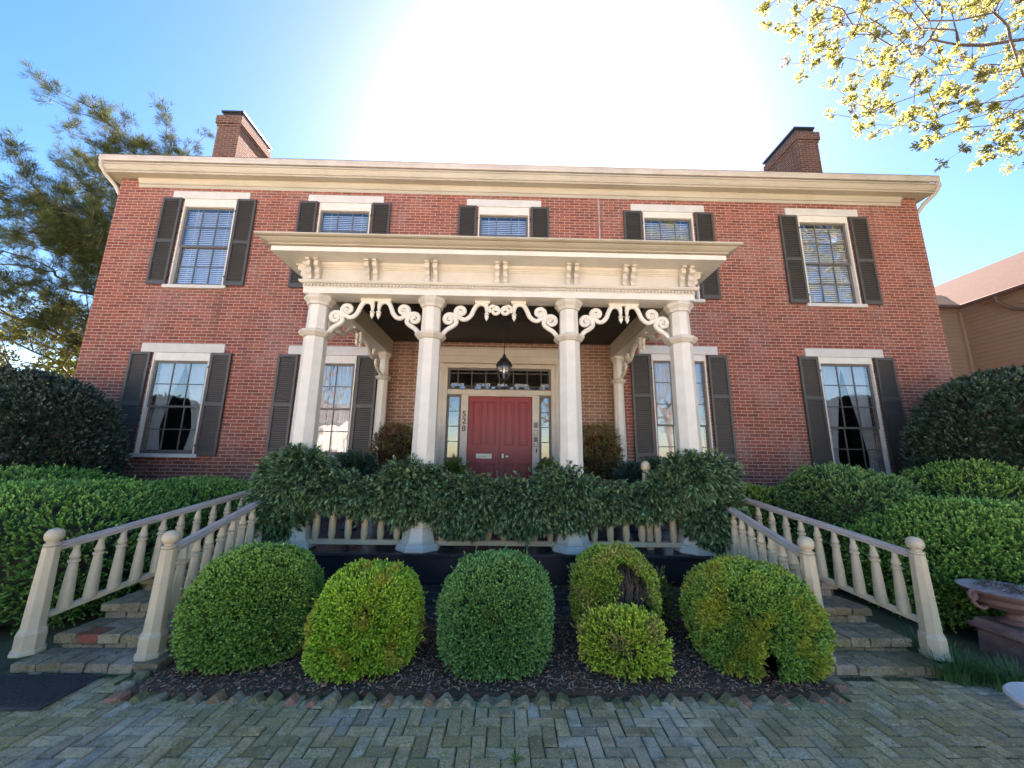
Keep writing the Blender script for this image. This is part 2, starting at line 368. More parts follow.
def grow(trunk, attractors, step=.35, wob=.12, rtip=.006, power=.45, bias=(0, 0, 0)):
    """grow limbs from trunk nodes to every attractor; returns nodes, parents, radii, tips"""
    nodes = [np.array(p, float) for p in trunk]; par = [-1]+list(range(len(trunk)-1)); dep = list(np.linspace(0, 1, len(trunk)))
    start = nodes[-1]; A = np.array(attractors); A = A[np.argsort(np.linalg.norm(A-np.array(trunk[len(trunk)//2]), axis=1))]; tips = []
    arr = np.array(nodes); cost = [0.0]*len(trunk)
    for a in A:
        dd = np.linalg.norm(arr-a, axis=1)+.35*np.array(cost); i = int(dd.argmin()); p = nodes[i]; cst = cost[i]
        dist = np.linalg.norm(a-p); m = max(1, int(dist/step)); prev = i; bow = np.array([0, 0, -.06*dist])
        for k in range(1, m+1):
            t = k/m; q = p+(a-p)*t + bow*math.sin(math.pi*t) + (rng.normal(size=3)*wob*step if k < m else 0)
            nodes.append(q); par.append(prev); cst += dist/m; cost.append(cst); prev = len(nodes)-1
        tips.append(prev); arr = np.array(nodes)
    w_ = np.zeros(len(nodes)); w_[tips] = 1
    for i in range(len(nodes)-1, 0, -1): w_[par[i]] += w_[i]
    rad = rtip*np.maximum(w_, 1)**power
    return np.array(nodes), np.array(par), rad, np.array(tips)
def limb_mesh(name, nodes, par, rad, m, parent, off, sel=None, n=6):
    idx = np.arange(1, len(nodes)) if sel is None else sel
    E = np.stack([nodes[par[idx]], nodes[idx]], 1); V, F = tubes_np(E, np.minimum(rad[par[idx]], rad[idx]*1.6), rad[idx], n)
    return npmesh(name, V, F, m, parent, off=off, smooth=True)

# ============================================================ SETTING
g = MB(); g.box(-300, 300, -300, 300, -.5, -.03); tag(g.build('ground', M['lawn']), kind='structure')
s_ = MB(); s_.box(-60, 60, -35, -9.4, -.02, -.006); tag(s_.build('street', M['bounce_road']), kind='structure')  # unseen street ground, widened and paled to bounce sunlight onto the facade
s_ = MB(); s_.box(-9, 9, -9.4, -4.3, -.03, -.012); tag(s_.build('paving_bed', M['soil']), kind='structure')
def paving():
    W_ = .083; gap = .0026; V = []; F = []; C_ = []
    x0, y0 = -9, -9.4; nx, ny = int(18/W_), int(4.98/W_)
    for i in range(nx):
        for j in range(ny):
            m = (i-j) % 4
            if m == 0: a = (i, j, i+2, j+1)
            elif m == 3: a = (i, j, i+1, j+2)
            else: continue
            X0, Y0, X1, Y1 = x0+a[0]*W_+gap, y0+a[1]*W_+gap, x0+a[2]*W_-gap, y0+a[3]*W_-gap
            cy_ = (Y0+Y1)/2
            if cy_ > -4.66 and -2.7 < (X0+X1)/2 < 2.4: continue
            h = random.gauss(0, .0022); tx, ty = random.gauss(0, .018), random.gauss(0, .018); b = .006
            cx_ = (X0+X1)/2; z = lambda x, y: h+tx*(x-cx_)+ty*(y-cy_)
            jx, jy = random.gauss(0, .0015), random.gauss(0, .0015)
            k = len(V)
            for (x, y) in ((X0, Y0), (X1, Y0), (X1, Y1), (X0, Y1)): V.append((x+jx, y+jy, z(x, y)-.010))
            for (x, y) in ((X0+b, Y0+b), (X1-b, Y0+b), (X1-b, Y1-b), (X0+b, Y1-b)): V.append((x+jx, y+jy, z(x, y)))
            F += [(k+4, k+5, k+6, k+7), (k, k+1, k+5, k+4), (k+1, k+2, k+6, k+5), (k+2, k+3, k+7, k+6), (k+3, k, k+4, k+7)]
            v = random.uniform(.40, .72); base = random.choice([(1, .70, .44), (1, .73, .49), (.96, .77, .58), (1.02, .68, .41), (.74, .54, .37)])
            C_ += [tuple(v*q for q in base)]*5
    tag(npmesh('brick_paving', V, F, M['paver'], colr=C_), kind='structure')
paving()
# litter and moss crumbs lying in the paving
def litter():
    n = 20000; P = np.stack([rng.uniform(-5.5, 5.5, n), -5.5+1.2*rng.random(n)**.9, np.full(n, .006)], 1)
    d = rng.normal(size=(n, 3)); d[:, 2] = .15*np.abs(d[:, 2]); V, F = leaf_quads(P, d, rng.uniform(.003, .010, n), rng.uniform(.002, .007, n), nrm=np.array([[0, 0, 1.]]*n))
    c = np.where(rng.random((n, 1)) < .6, np.array([[.30, .30, .10]]), np.array([[.62, .56, .38]]))*(.5+rng.random((n, 1)))
    tag(npmesh('moss_crumbs', V, F, M['chip'], colr=c), 'pale green moss crumbs and fallen bud scales on the grey pavers', 'moss', kind='stuff')
litter()
n = 130; P = np.stack([rng.uniform(-5, 4.5, n), rng.uniform(-5.5, -4.35, n), np.full(n, .012)], 1); P = P[(np.abs(P[:, 0]+.15) > 2.7) | (P[:, 1] < -4.75)]; n = len(P)
d = rng.normal(size=(n, 3)); d[:, 2] = .1*np.abs(d[:, 2]); V, F = leaf_quads(P, d, rng.uniform(.015, .045, n), rng.uniform(.006, .02, n), nrm=np.array([[0, 0, 1.]]*n))
tag(npmesh('fallen_leaves', V, F, M['chip'], colr=np.array([[.5, .38, .24]])*(.4+.9*rng.random((n, 1)))), 'small dry leaves and petals scattered over the brick paving', 'leaves', kind='stuff')

# ============================================================ HOUSE
XL, XR, HT, DEP = -8.68, 9.36, 7.62, 10.0
house = empty('brick_house', (.3, 0, 0), 'two storey red brick house with dark shutters and a pair of chimneys', 'house')
WX = [-6.62, -3.66, -.14, 3.55, 7.08]
# windows: centre x, z bottom, z top of the glazed opening, lintel z0, lintel z1, kind
WIN = [
 (WX[0], 5.11, 6.97, 7.16, 7.34, 'blind', 5.11, 7.16), (WX[1], 5.10, 6.96, 7.15, 7.33, 'blind', 5.10, 7.15),
 (WX[2], 5.08, 6.95, 7.14, 7.32, 'blind', 5.08, 7.14), (WX[3], 5.02, 6.97, 7.12, 7.30, 'blind', 5.03, 7.11), (WX[4], 4.98, 6.95, 7.11, 7.29, 'blind', 4.98, 7.09),
 (WX[0], 1.62, 3.47, 3.64, 3.83, 'drape', 1.58, 3.64), (WX[1], 1.62, 3.47, 3.64, 3.83, 'lace', 1.60, 3.64),
 (WX[3], .98, 3.65, 3.79, 3.97, 'lace', .95, 3.78), (WX[4], .98, 3.65, 3.79, 3.97, 'drape', .95, 3.79)]
HALF = .57
DX0, DX1, DZ0, DZ1 = -1.30, .97, .55, 3.50
def front_wall():
    holes = [(c-HALF, c+HALF, z0, l0) for c, z0, z1, l0, l1, k, a, b in WIN] + [(DX0, DX1, DZ0, DZ1)]
    xs = sorted({XL, XR, -2.40, 2.15} | {h[0] for h in holes} | {h[1] for h in holes}); zs = sorted({-.3, HT, 3.98} | {h[2] for h in holes} | {h[3] for h in holes})
    mb = MB()
    for i in range(len(xs)-1):
        for j in range(len(zs)-1):
            cx, cz = (xs[i]+xs[i+1])/2, (zs[j]+zs[j+1])/2
            if any(a < cx < b and c < cz < d for a, b, c, d in holes): continue
            for y in (0, .3): mb.poly([(xs[i], y, zs[j]), (xs[i+1], y, zs[j]), (xs[i+1], y, zs[j+1]), (xs[i], y, zs[j+1])])
    for a, b, c, d in holes:
        mb.poly([(a, 0, c), (a, .3, c), (a, .3, d), (a, 0, d)]); mb.poly([(b, 0, c), (b, 0, d), (b, .3, d), (b, .3, c)])
        mb.poly([(a, 0, d), (b, 0, d), (b, .3, d), (a, .3, d)]); mb.poly([(a, 0, c), (a, .3, c), (b, .3, c), (b, 0, c)])
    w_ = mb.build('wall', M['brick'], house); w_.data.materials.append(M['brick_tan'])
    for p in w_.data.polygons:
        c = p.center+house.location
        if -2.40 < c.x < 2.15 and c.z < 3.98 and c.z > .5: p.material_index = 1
front_wall()
mb = MB(); mb.box(XL, XL+.3, .302, DEP-.302, -.3, HT); mb.build('wall', M['brick'], house)
mb = MB(); mb.box(XR-.3, XR, .302, DEP-.302, -.3, HT); mb.build('wall', M['brick'], house)
mb = MB(); mb.box(XL, XR, DEP-.3, DEP, -.3, HT); mb.build('wall', M['brick'], house)
for x0, x1 in ((XL, XL+.3), (XR-.3, XR)):
    mb = MB(); mb.extrude([(x0, -.02, 7.98), (x0, DEP+.02, 7.98), (x0, DEP/2, 10.0)], (x1-x0, 0, 0)); mb.build('gable_wall', M['brick'], house)
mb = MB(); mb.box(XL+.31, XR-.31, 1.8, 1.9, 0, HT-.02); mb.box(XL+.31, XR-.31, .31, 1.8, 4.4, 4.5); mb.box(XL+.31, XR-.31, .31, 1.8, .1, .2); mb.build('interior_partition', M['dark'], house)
# gabled roof
mb = MB()
for sgn in (1, -1):
    y0, yr = (-.30, DEP/2) if sgn > 0 else (DEP+.3, DEP/2)
    mb.extrude([(XL-.28, y0, 7.90), (XR+.3, y0, 7.90), (XR+.3, yr, 10.1), (XL-.28, yr, 10.1)], (0, 0, .10))
mb.build('roof', M['shingle'], house)
# main cornice on front and sides
mb = MB()
cs = [(XL, 9.9, -1, 0), (XL, 0, -1, -1), (XR, 0, 1, -1), (XR, 9.9, 1, 0)]
mb.mold(cs, [(.002, 7.63), (.20, 7.63), (.20, 7.625), (.215, 7.625), (.215, 7.645), (.205, 7.648), (.205, 7.672), (.228, 7.675), (.228, 7.69), (.218, 7.695), (.235, 7.72), (.262, 7.775), (.265, 7.78), (.255, 7.783), (.255, 7.792), (.275, 7.795), (.275, 7.83), (.05, 7.845), (.002, 7.80)])
mb.build('cornice', M['eave'], house)
mb = MB()
mb.mold([(XL+.42, -.002, 0, -1), (XR-.38, -.002, 0, -1)], [(0, 7.42), (.012, 7.42), (.012, 7.49), (.006, 7.492), (.006, 7.50), (.026, 7.503), (.026, 7.53), (.05, 7.575), (.06, 7.60), (.06, 7.627), (0, 7.627)])
mb.build('bed_moulding', M['eave'], house)
gut = MB(); gut.mold([(XL-.25, -.262, 0, -1), (XR+.29, -.262, 0, -1)], [(0, 7.85), (.04, 7.85), (.052, 7.88), (.052, 7.95), (.06, 7.955), (.06, 7.97), (.05, 7.97), (.04, 7.90), (0, 7.90)])
gut.build('gutter', M['gutter'], house)
mb = MB(); mb.tube([(XR+.27, -.275, 7.86), (XR+.285, -.27, 7.76), (XR+.26, -.20, 7.64), (XR+.16, -.02, 7.48), (XR+.09, .12, 7.30), (XR+.07, .18, 7.1), (XR+.07, .18, 0.1)], .042, 10); mb.build('downspout', M['gutter'], house, True)
mb = MB(); mb.tube([(XL-.22, -.27, 7.86), (XL-.22, -.25, 7.74), (XL-.19, -.16, 7.62), (XL-.12, 0.02, 7.46), (XL-.07, .14, 7.26), (XL-.06, .18, 7.1), (XL-.06, .18, 0.1)], .042, 10); mb.build('downspout', M['gutter'], house, True)
mb = MB(); mb.box(1.975, 2.01, -.022, -.002, 4.3, 7.40); mb.build('conduit', M['terra_w'], house, bevel=.004)
# chimneys
for (x0, x1, y0, y1), lab in (((-8.58, -7.93, 2.0, 3.28), 0), ((8.6, 9.22, 2.0, 3.35), 1)):
    mb = MB(); mb.box(x0, x1, y0, y1, 8.4, 11.12); mb.box(x0-.05, x1+.05, y0-.05, y1+.05, 11.12, 11.38); mb.box(x0-.02, x1+.02, y0-.02, y1+.02, 11.04, 11.12)
    ch = mb.build('chimney', M['brick_ch'], house)
    d = .06 if lab == 0 else -.06
    mb = MB(); mb.box(x0+.04+d, x1-.02+d, y0, y1, 11.38, 11.50); mb.box(x0+d, x1+.0+d, y0-.04, y1+.06, 11.50, 11.56); mb.build('chimney_cap', M['black'], ch)

def shutter(x0, x1, z0, z1, mids=None):
    mb = MB(); y0, y1 = -.055, -.012; st = .045
    mb.box(x0, x0+st, y0, y1, z0, z1); mb.box(x1-st, x1, y0, y1, z0, z1)
    mids = mids or [z0+(z1-z0)*.49]
    edges = [z0]+mids+[z1]; rails = [(z0, z0+.09), (z1-.055, z1)]+[(m-.035, m+.035) for m in mids]
    for a, b in rails: mb.box(x0+st, x1-st, y0+.002, y1-.002, a, b)
    lo = z0+.09
    for k, m in enumerate(mids+[z1+.0]):
        hi = (m-.035) if k < len(mids) else z1-.055
        n = int((hi-lo)/.043); p = (hi-lo)/n
        for i in range(n):
            zc = lo+p*(i+.5); a = random.uniform(.007, .010)
            ya, yb_ = y0+.003, y0+.020; a += .004
            mb.add([(x0+st, ya, zc-a), (x1-st, ya, zc-a), (x1-st, yb_, zc+a), (x0+st, yb_, zc+a),
                    (x0+st, ya, zc-a+.006), (x1-st, ya, zc-a+.006), (x1-st, yb_, zc+a+.006), (x0+st, yb_, zc+a+.006)],
                   [(0,1,2,3), (7,6,5,4), (0,4,5,1), (2,6,7,3)])
        lo = m+.035
    mb.box(x0+st, x1-st, y1-.004, y1, z0+.05, z1-.05)
    o = mb.build('shutter', M['shutter'], house)
    h = MB(); xi = x1 if abs(x1) < abs(x0) else x0
    return o
def window(c, z0, z1, l0, l1, kind, s0, s1):
    h = HALF; mb = MB()
    # white box frame
    mb.box(c-h+.002, c-h+.030, -.02, .12, z0, l0-.002); mb.box(c+h-.030, c+h-.002, -.02, .12, z0, l0-.002); mb.box(c-h+.030, c+h-.030, -.015, .12, z1, l0-.003)
    wn = mb.build('window', M['white'], house, bevel=.003)
    mb = MB(); mb.box(c-.835, c+.835, -.028, .05, l0, l1); mb.build('lintel', M['stone'], wn, bevel=.006)
    mb = MB(); mb.box(c-.655, c+.655, -.065, .1, z0-.075, z0-.002); mb.build('sill', M['stone'], wn, bevel=.005)
    a, b = c-h+.032, c+h-.032; st = .042; mid = (z0+z1)/2; rows = 2 if z1-z0 < 2.2 else 3
    for (za, zb, y) in ((mid-.02, z1-.002, .03), (z0+.002, mid+.02, .062)):
        mb = MB(); mb.box(a, a+st, y, y+.03, za, zb); mb.box(b-st, b, y, y+.03, za, zb)
        mb.box(a+st, b-st, y, y+.03, za, za+(.07 if za < mid-.1 else .035)); mb.box(a+st, b-st, y, y+.03, zb-.04, zb)
        for k in (1, 2): x = a+st+(b-a-2*st)*k/3; mb.box(x-.009, x+.009, y+.004, y+.026, za+.035, zb-.04)
        for k in range(1, rows): z = za+(zb-za)*k/rows; mb.box(a+st, b-st, y+.006, y+.024, z-.009, z+.009)
        mb.build('sash', M['sash'], wn)
        mb = MB(); mb.box(a+st, b-st, y+.013, y+.017, za+.03, zb-.03); mb.build('pane', M['glass'], wn)
    if kind == 'blind':
        mb = MB(); n = int((z1-z0-.1)/.045)
        for i in range(n):
            z = z0+.06+i*.045
            mb.add([(a+.02, .105, z), (b-.02, .105, z), (b-.02, .118, z+.034), (a+.02, .118, z+.034)], [(0, 1, 2, 3)])
        for x in (a+.2, b-.2): mb.box(x-.004, x+.004, .110, .112, z0+.05, z1)
        mb.build('blind', M['blind'], wn)
    else:
        for sgn in (-1, 1):
            mb = MB(); nu, nv = 40, 24; V = []; F = []
            zt, zb = z1+.03, z0-.02
            for j in range(nv+1):
                t = j/nv; z = zb+(zt-zb)*t
                if kind == 'drape':
                    tie = .28; k = abs(t-tie)/(1-tie) if t > tie else (tie-t)/tie*.35
                    wd = .18+.34*min(1, k)**1.2; outer = .50
                else: wd = .49; outer = .50
                for i in range(nu+1):
                    u = i/nu; x = c+sgn*(outer-wd*u) if True else 0
                    amp = .022*(wd/.5+.25); V.append((x, .135+amp*math.sin(u*38+.8*math.sin(4*t))+.006*math.sin(u*91), z))
            for j in range(nv):
                for i in range(nu): k = j*(nu+1)+i; F.append((k, k+1, k+nu+2, k+nu+1))
            mb.add(V, F); mb.build('curtain', M['curtain'], wn, smooth=True)
    for sgn in (-1, 1):
        xo, xi = c+sgn*1.01, c+sgn*.605
        mids = None if s1-s0 < 2.3 else [s0+(s1-s0)*.27, s0+(s1-s0)*.69]
        sh = shutter(min(xo, xi), max(xo, xi), s0, s1, mids)
        mb = MB()
        for z in (s0+.2, s1-.3): mb.box(min(xi, xi-sgn*.03), max(xi, xi-sgn*.03), -.05, -.02, z-.02, z+.02)
        mb.tube([(xo-sgn*.08, -.03, s0+.01), (xo-sgn*.085, -.045, s0-.03), (xo-sgn*.11, -.06, s0-.05), (xo-sgn*.12, -.07, s0-.09)], .006, 6)
        mb.build('hinge', M['black'], sh)
for wdef in WIN: window(*wdef)

# ---- doorway
YD = .02
mb = MB()
mb.box(-1.30, -1.215, -.05, .2, .55, 3.50); mb.box(.885, .97, -.05, .2, .55, 3.50)          # outer jambs
mb.box(-1.215, .885, -.05, .2, 3.42, 3.50)                                                  # head
mb.box(-1.215, .885, -.035, .2, 2.87, 2.97)                                                 # transom bar
mb.box(-.925, -.785, -.03, .2, .55, 2.87); mb.box(.505, .645, -.03, .2, .55, 2.87)          # mullions
mb.box(-.785, .505, -.028, .2, 2.84, 2.87)
sur = mb.build('door_surround', M['cream'], house, bevel=.004)
mb = MB(); mb.box(-1.40, 1.07, -.06, -.002, 3.52, 3.66); mb.box(-1.42, 1.09, -.075, -.002, 3.66, 3.70); mb.box(-1.40, 1.07, -.055, -.002, 3.70, 3.82); mb.box(-1.42, 1.09, -.08, -.002, 3.82, 3.85)
mb.box(-1.40, -1.302, -.045, -.002, .55, 3.52); mb.box(.972, 1.07, -.045, -.002, .55, 3.52); mb.build('head_board', M['cream'], sur, bevel=.004)
mb = MB(); mb.box(-1.215, .885, .0, .03, 2.97, 3.0); mb.box(-1.215, .885, .0, .03, 3.38, 3.42); mb.box(-1.215, -1.17, 0, .03, 3.0, 3.38); mb.box(.84, .885, 0, .03, 3.0, 3.38)
for k in range(1, 8): x = -1.17+2.01*(k-.45)/7.1; mb.box(x-.008, x+.008, .004, .024, 3.0, 3.38)
for z in (3.045, 3.32): mb.box(-1.17, .84, .006, .022, z-.007, z+.007)
tr = mb.build('transom_window', M['sash'], house); mb = MB(); mb.box(-1.17, .84, .012, .016, 3.0, 3.38); mb.build('pane', M['glass'], tr)
for x0, x1 in ((-1.215, -.925), (.645, .885)):
    mb = MB(); mb.box(x0, x0+.045, 0, .03, 1.55, 2.87); mb.box(x1-.045, x1, 0, .03, 1.55, 2.87); mb.box(x0+.045, x1-.045, 0, .03, 2.82, 2.87); mb.box(x0+.045, x1-.045, 0, .03, 1.55, 1.62)
    for z in (1.93, 2.23, 2.53): mb.box(x0+.045, x1-.045, .005, .025, z-.008, z+.008)
    mb.box(x0, x1, -.005, .03, .55, 1.55); mb.box(x0+.05, x1-.05, -.018, -.004, .75, 1.42)
    sd_ = mb.build('sidelight', M['sash'], house); mb = MB(); mb.box(x0+.045, x1-.045, .012, .016, 1.62, 2.82); mb.build('pane', M['glass'], sd_)
def leaf_door(x0, x1, left):
    mb = MB(); y = .03; mb.box(x0, x1, y, y+.045, .56, 2.838)
    w = (x1-x0); pad = .085; pw = (w-3*pad)/2
    for k in range(2):
        a = x0+pad+k*(pw+pad); b = a+pw
        for z0, z1 in ((1.87, 2.74), (.72, 1.52)):
            for q, (ex, dy) in enumerate(((0, .012), (.03, .006))):
                pass
            mb.mold([(a, y-.001, 0, -1), (a, y-.001, 0, -1)], [(0, z0), (0, z0)]) if False else None
            # raised bolection frame + field
            t = .022
            mb.box(a, b, y-.026, y-.0005, z0, z0+t); mb.box(a, b, y-.026, y-.0005, z1-t, z1); mb.box(a, a+t, y-.026, y-.0005, z0+t, z1-t); mb.box(b-t, b, y-.026, y-.0005, z0+t, z1-t)
            mb.box(a+.055, b-.055, y-.008, y-.0005, z0+.055, z1-.055)
    return mb.build('door', M['door'], house, bevel=.004)
dl = leaf_door(-.783, -.141, True); dr = leaf_door(-.137, .503, False)
mb = MB(); mb.box(-.155, -.125, .012, .028, .56, 2.838); mb.build('astragal', M['door'], dl, bevel=.004)
mb = MB(); mb.box(-.60, -.29, .012, .0285, 1.605, 1.70); mb.build('mail_slot', M['plate'], dl, bevel=.003)
mb = MB(); mb.box(-.50, -.39, .006, .0115, 1.645, 1.653); mb.build('slot_flap', M['steel'], dl)
mb = MB(); mb.box(-.095, -.05, .015, .028, 1.62, 1.70); mb.lathe([(.012, 0), (.012, .001)], (-.07, .0, 1.66), 8); mb.build('lock_plate', M['plate'], dr, bevel=.002)
mb = MB(); mb.tube([(.01, .03, 1.645), (.01, .0, 1.645), (.01, -.02, 1.645)], [.012, .012, .02], 12); mb.tube([(.01, -.02, 1.645), (.01, -.035, 1.645), (.01, -.045, 1.645)], [.028, .03, .012], 12); mb.build('handle', M['brass'], dr, True)
mb = MB(); mb.box(-.19, -.15, -.012, .011, 1.17, 1.38); mb.tube([(-.17, -.012, 1.20), (-.17, -.045, 1.23), (-.17, -.045, 1.32), (-.17, -.012, 1.35)], .008, 8); mb.build('handle', M['steel'], dl, bevel=.002)
def text(s, size, loc, m, parent, name, ext=.004, rot=(R(90), 0, 0)):
    cu = bpy.data.curves.new(name, 'FONT'); cu.body = s; cu.size = size; cu.extrude = ext; cu.align_x = 'CENTER'; cu.align_y = 'CENTER'; cu.offset = .0015
    t = bpy.data.objects.new('tmp', cu); col.objects.link(t); dg = bpy.context.evaluated_depsgraph_get()
    me = bpy.data.meshes.new_from_object(t.evaluated_get(dg)); bpy.data.objects.remove(t); me.materials.clear(); me.materials.append(m)
    o = bpy.data.objects.new(name, me); col.objects.link(o); o.parent = parent
    root = parent
    while root.parent: root = root.parent
    o.location = Vector(loc)-root.location; o.rotation_euler = rot; return o
for s, z in (('5', 2.47), ('2', 2.33), ('8', 2.18)):
    tag(text(s, .165, (-.855, -.037, z), M['black'], house, 'house_number'), 'metal figure %s on the cream door frame' % s)
for k, z in enumerate((2.27, 2.12, 1.99, 1.90)):
    mb = MB(); mb.box(.535, .615, -.055, -.031, z-.055, z+.05); b_ = mb.build('intercom_box', M['steel'], house, bevel=.004)
    mb = MB()
    for i in range(3): mb.box(.548, .602, -.059, -.0555, z-.035+i*.026, z-.022+i*.026)
    mb.build('button_panel', M['plate'] if k % 2 else M['black'], b_)
mb = MB(); mb.box(.575, .60, -.05, -.031, 1.73, 1.81); mb.build('door_bell', M['black'], house, bevel=.003)

# ============================================================ PORCH
porch = empty('porch', (-.125, -1.5, 0), 'cream portico with octagonal columns and scrolled brackets around the front door', 'porch')
PC = -.125; CX = [-2.51, -1.03, .78, 2.26]; CY = -2.84; DK = .55
PXL, PXR = PC-2.535, PC+2.535
mb = MB(); mb.box(-3.36, 3.11, -2.98, -.002, -.2, .24); mb.build('foundation', M['brick_dk'], porch)
mb = MB(); mb.box(-2.62, 2.37, -3.025, -.1, .24, .518); mb.build('fascia_board', M['fascia'], porch)
mb = MB(); mb.box(-3.42, 3.17, -3.06, -.0015, .52, .542); dkm = mb.build('deck', M['grout'], porch)
mb = MB(); x = -3.415
while x < 3.16:
    y = -3.065
    while y < -.05:
        mb.box(x+.002, min(x+.398, 3.165), y+.002, min(y+.398, -.01), .52, .55+random.gauss(0, .0006)); y += .4
    x += .4
mb.build('floor_tile', M['tile'], porch, bevel=.003)
def octo(r): return r/math.cos(math.pi/8)
def column(cx, cy, k=1.0, half=False):
    sh = MB(); P8 = math.pi/8
    sh.lathe([(octo(.146*k), .80-.55), (octo(.130*k), 3.10-.55)], (cx, cy, DK), 8, P8)
    sh.lathe([(octo(.120*k), 3.20-.55), (octo(.114*k), 3.53-.55)], (cx, cy, DK), 8, P8)
    c = sh.build('column', M['white'], porch, bevel=.003)
    mb = MB(); mb.lathe([(octo(.225*k), .002), (octo(.243*k), .015), (octo(.243*k), .055), (octo(.222*k), .075), (octo(.222*k), .085), (octo(.198*k), .095), (octo(.198*k), .108), (octo(.188*k), .112), (octo(.160*k), .252)], (cx, cy, DK), 8, P8); mb.build('base', M['white'], c)
    mb = MB(); mb.lathe([(octo(.140*k), 2.55), (octo(.155*k), 2.56), (octo(.19*k), 2.60), (octo(.19*k), 2.625), (octo(.15*k), 2.64), (octo(.125*k), 2.655)], (cx, cy, DK), 8, P8); mb.build('neck_ring', M['cream'], c)
    mb = MB(); mb.lathe([(octo(.122*k), 2.98), (octo(.135*k), 2.985), (octo(.14*k), 3.02), (octo(.175*k), 3.06), (octo(.175*k), 3.085), (octo(.165*k), 3.10), (octo(.165*k), 3.11)], (cx, cy, DK), 8, P8); mb.build('capital', M['cream'], c)
for cx in CX: column(cx, CY)
for cx in (-2.47, 2.22): column(cx, -.17, .72)
# beams, architrave, frieze, cornice
corn = [(PXL, -.01, -1, 0), (PXL, -3.0, -1, -1), (PXR, -3.0, 1, -1), (PXR, -.01, 1, 0)]
inn = [(PXL+.28, -.01, 1, 0), (PXL+.28, -2.70, 1, 1), (PXR-.28, -2.70, -1, 1), (PXR-.28, -.01, -1, 0)]
mb = MB(); mb.mold(corn, [(-.27, 3.662), (0, 3.662), (0, 3.735), (.008, 3.74), (.008, 3.745), (-.27, 3.745)]); mb.build('architrave', M['white'], porch)
mb = MB(); mb.mold(inn, [(-.006, 3.665), (0, 3.665), (0, 3.70), (.0, 3.968), (-.006, 3.968)]); mb.build('beam_lining', M['eave'], porch)
mb = MB(); mb.mold(corn, [(-.2, 3.747), (.005, 3.747), (.005, 3.785), (.035, 3.79), (.05, 3.81), (.05, 3.826), (-.2, 3.83)]); mb.build('string_moulding', M['cream'], porch)
mb = MB(); x = PXL+.01
while x < PXR: mb.box(x, x+.022, -3.028, -3.0055, 3.753, 3.780); x += .044
y = -2.97
while y < -.05:
    mb.box(PXL-.028, PXL-.0055, y, y+.022, 3.753, 3.780); mb.box(PXR+.0055, PXR+.028, y, y+.022, 3.753, 3.780); y += .044
mb.build('dentil_row', M['cream'], porch)
mb = MB(); mb.mold(corn, [(-.2, 3.832), (-.005, 3.832), (-.005, 3.99), (.004, 3.995), (.004, 4.01), (.014, 4.015), (.014, 4.03), (.03, 4.05), (.035, 4.078), (-.2, 4.078)]); mb.build('frieze', M['cream'], porch)
mb = MB(); mb.mold(corn, [(-.2, 4.08), (.29, 4.08), (.29, 4.14), (.28, 4.142), (-.2, 4.142)]); mb.build('cornice_fascia', M['white'], porch)
mb = MB(); mb.mold(corn, [(-.2, 4.143), (.270, 4.143), (.270, 4.152), (.318, 4.154), (.318, 4.163), (.302, 4.166), (.306, 4.172), (.345, 4.184), (.383, 4.203), (.388, 4.208), (.366, 4.210), (.366, 4.215), (.41, 4.218), (.43, 4.226), (.43, 4.244), (.41, 4.250), (-.2, 4.30)]); mb.build('crown_moulding', M['eave'], porch)
mb = MB(); mb.extrude([(PXL-.4, -3.4, 4.25), (PXR+.4, -3.4, 4.25), (PXR+.4, -.003, 4.36), (PXL-.4, -.003, 4.36)], (0, 0, .012)); mb.build('porch_roof', M['roofm'], porch)
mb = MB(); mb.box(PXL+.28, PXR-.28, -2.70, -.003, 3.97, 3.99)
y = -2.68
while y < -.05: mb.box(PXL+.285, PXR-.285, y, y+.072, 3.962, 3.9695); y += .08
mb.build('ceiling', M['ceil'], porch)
# paired cornice brackets
def cbr(cx, cy, ang, name='bracket'):
    mb = MB(); ca, sa = math.cos(ang), math.sin(ang)
    for s in (-.052, .052):
        prof = [(0, 3.835), (.035, 3.835), (.04, 3.86), (.03, 3.88), (.05, 3.90), (.07, 3.915), (.07, 3.945), (.055, 3.96), (.075, 3.975), (.11, 3.99), (.115, 4.03), (.105, 4.05), (.14, 4.055), (.14, 4.077), (0, 4.077)]
        pts = []
        for o, z in prof: pts.append((cx+(s-.028)*ca+o*sa, cy+(s-.028)*sa-o*ca, z))
        mb.extrude(pts, (.056*ca, .056*sa, 0))
    mb.build(name, M['cream'], porch, bevel=.003)
for x in (-2.53, -1.79, -1.02, -.12, .80, 1.54, 2.29): cbr(x, -3.006, 0)
for x, a in ((PXL+.006, -math.pi/2), (PXR-.006, math.pi/2)):
    for y in (-2.9, -2.1, -1.3, -.4): cbr(x-(.01 if a < 0 else -.01), y, a)
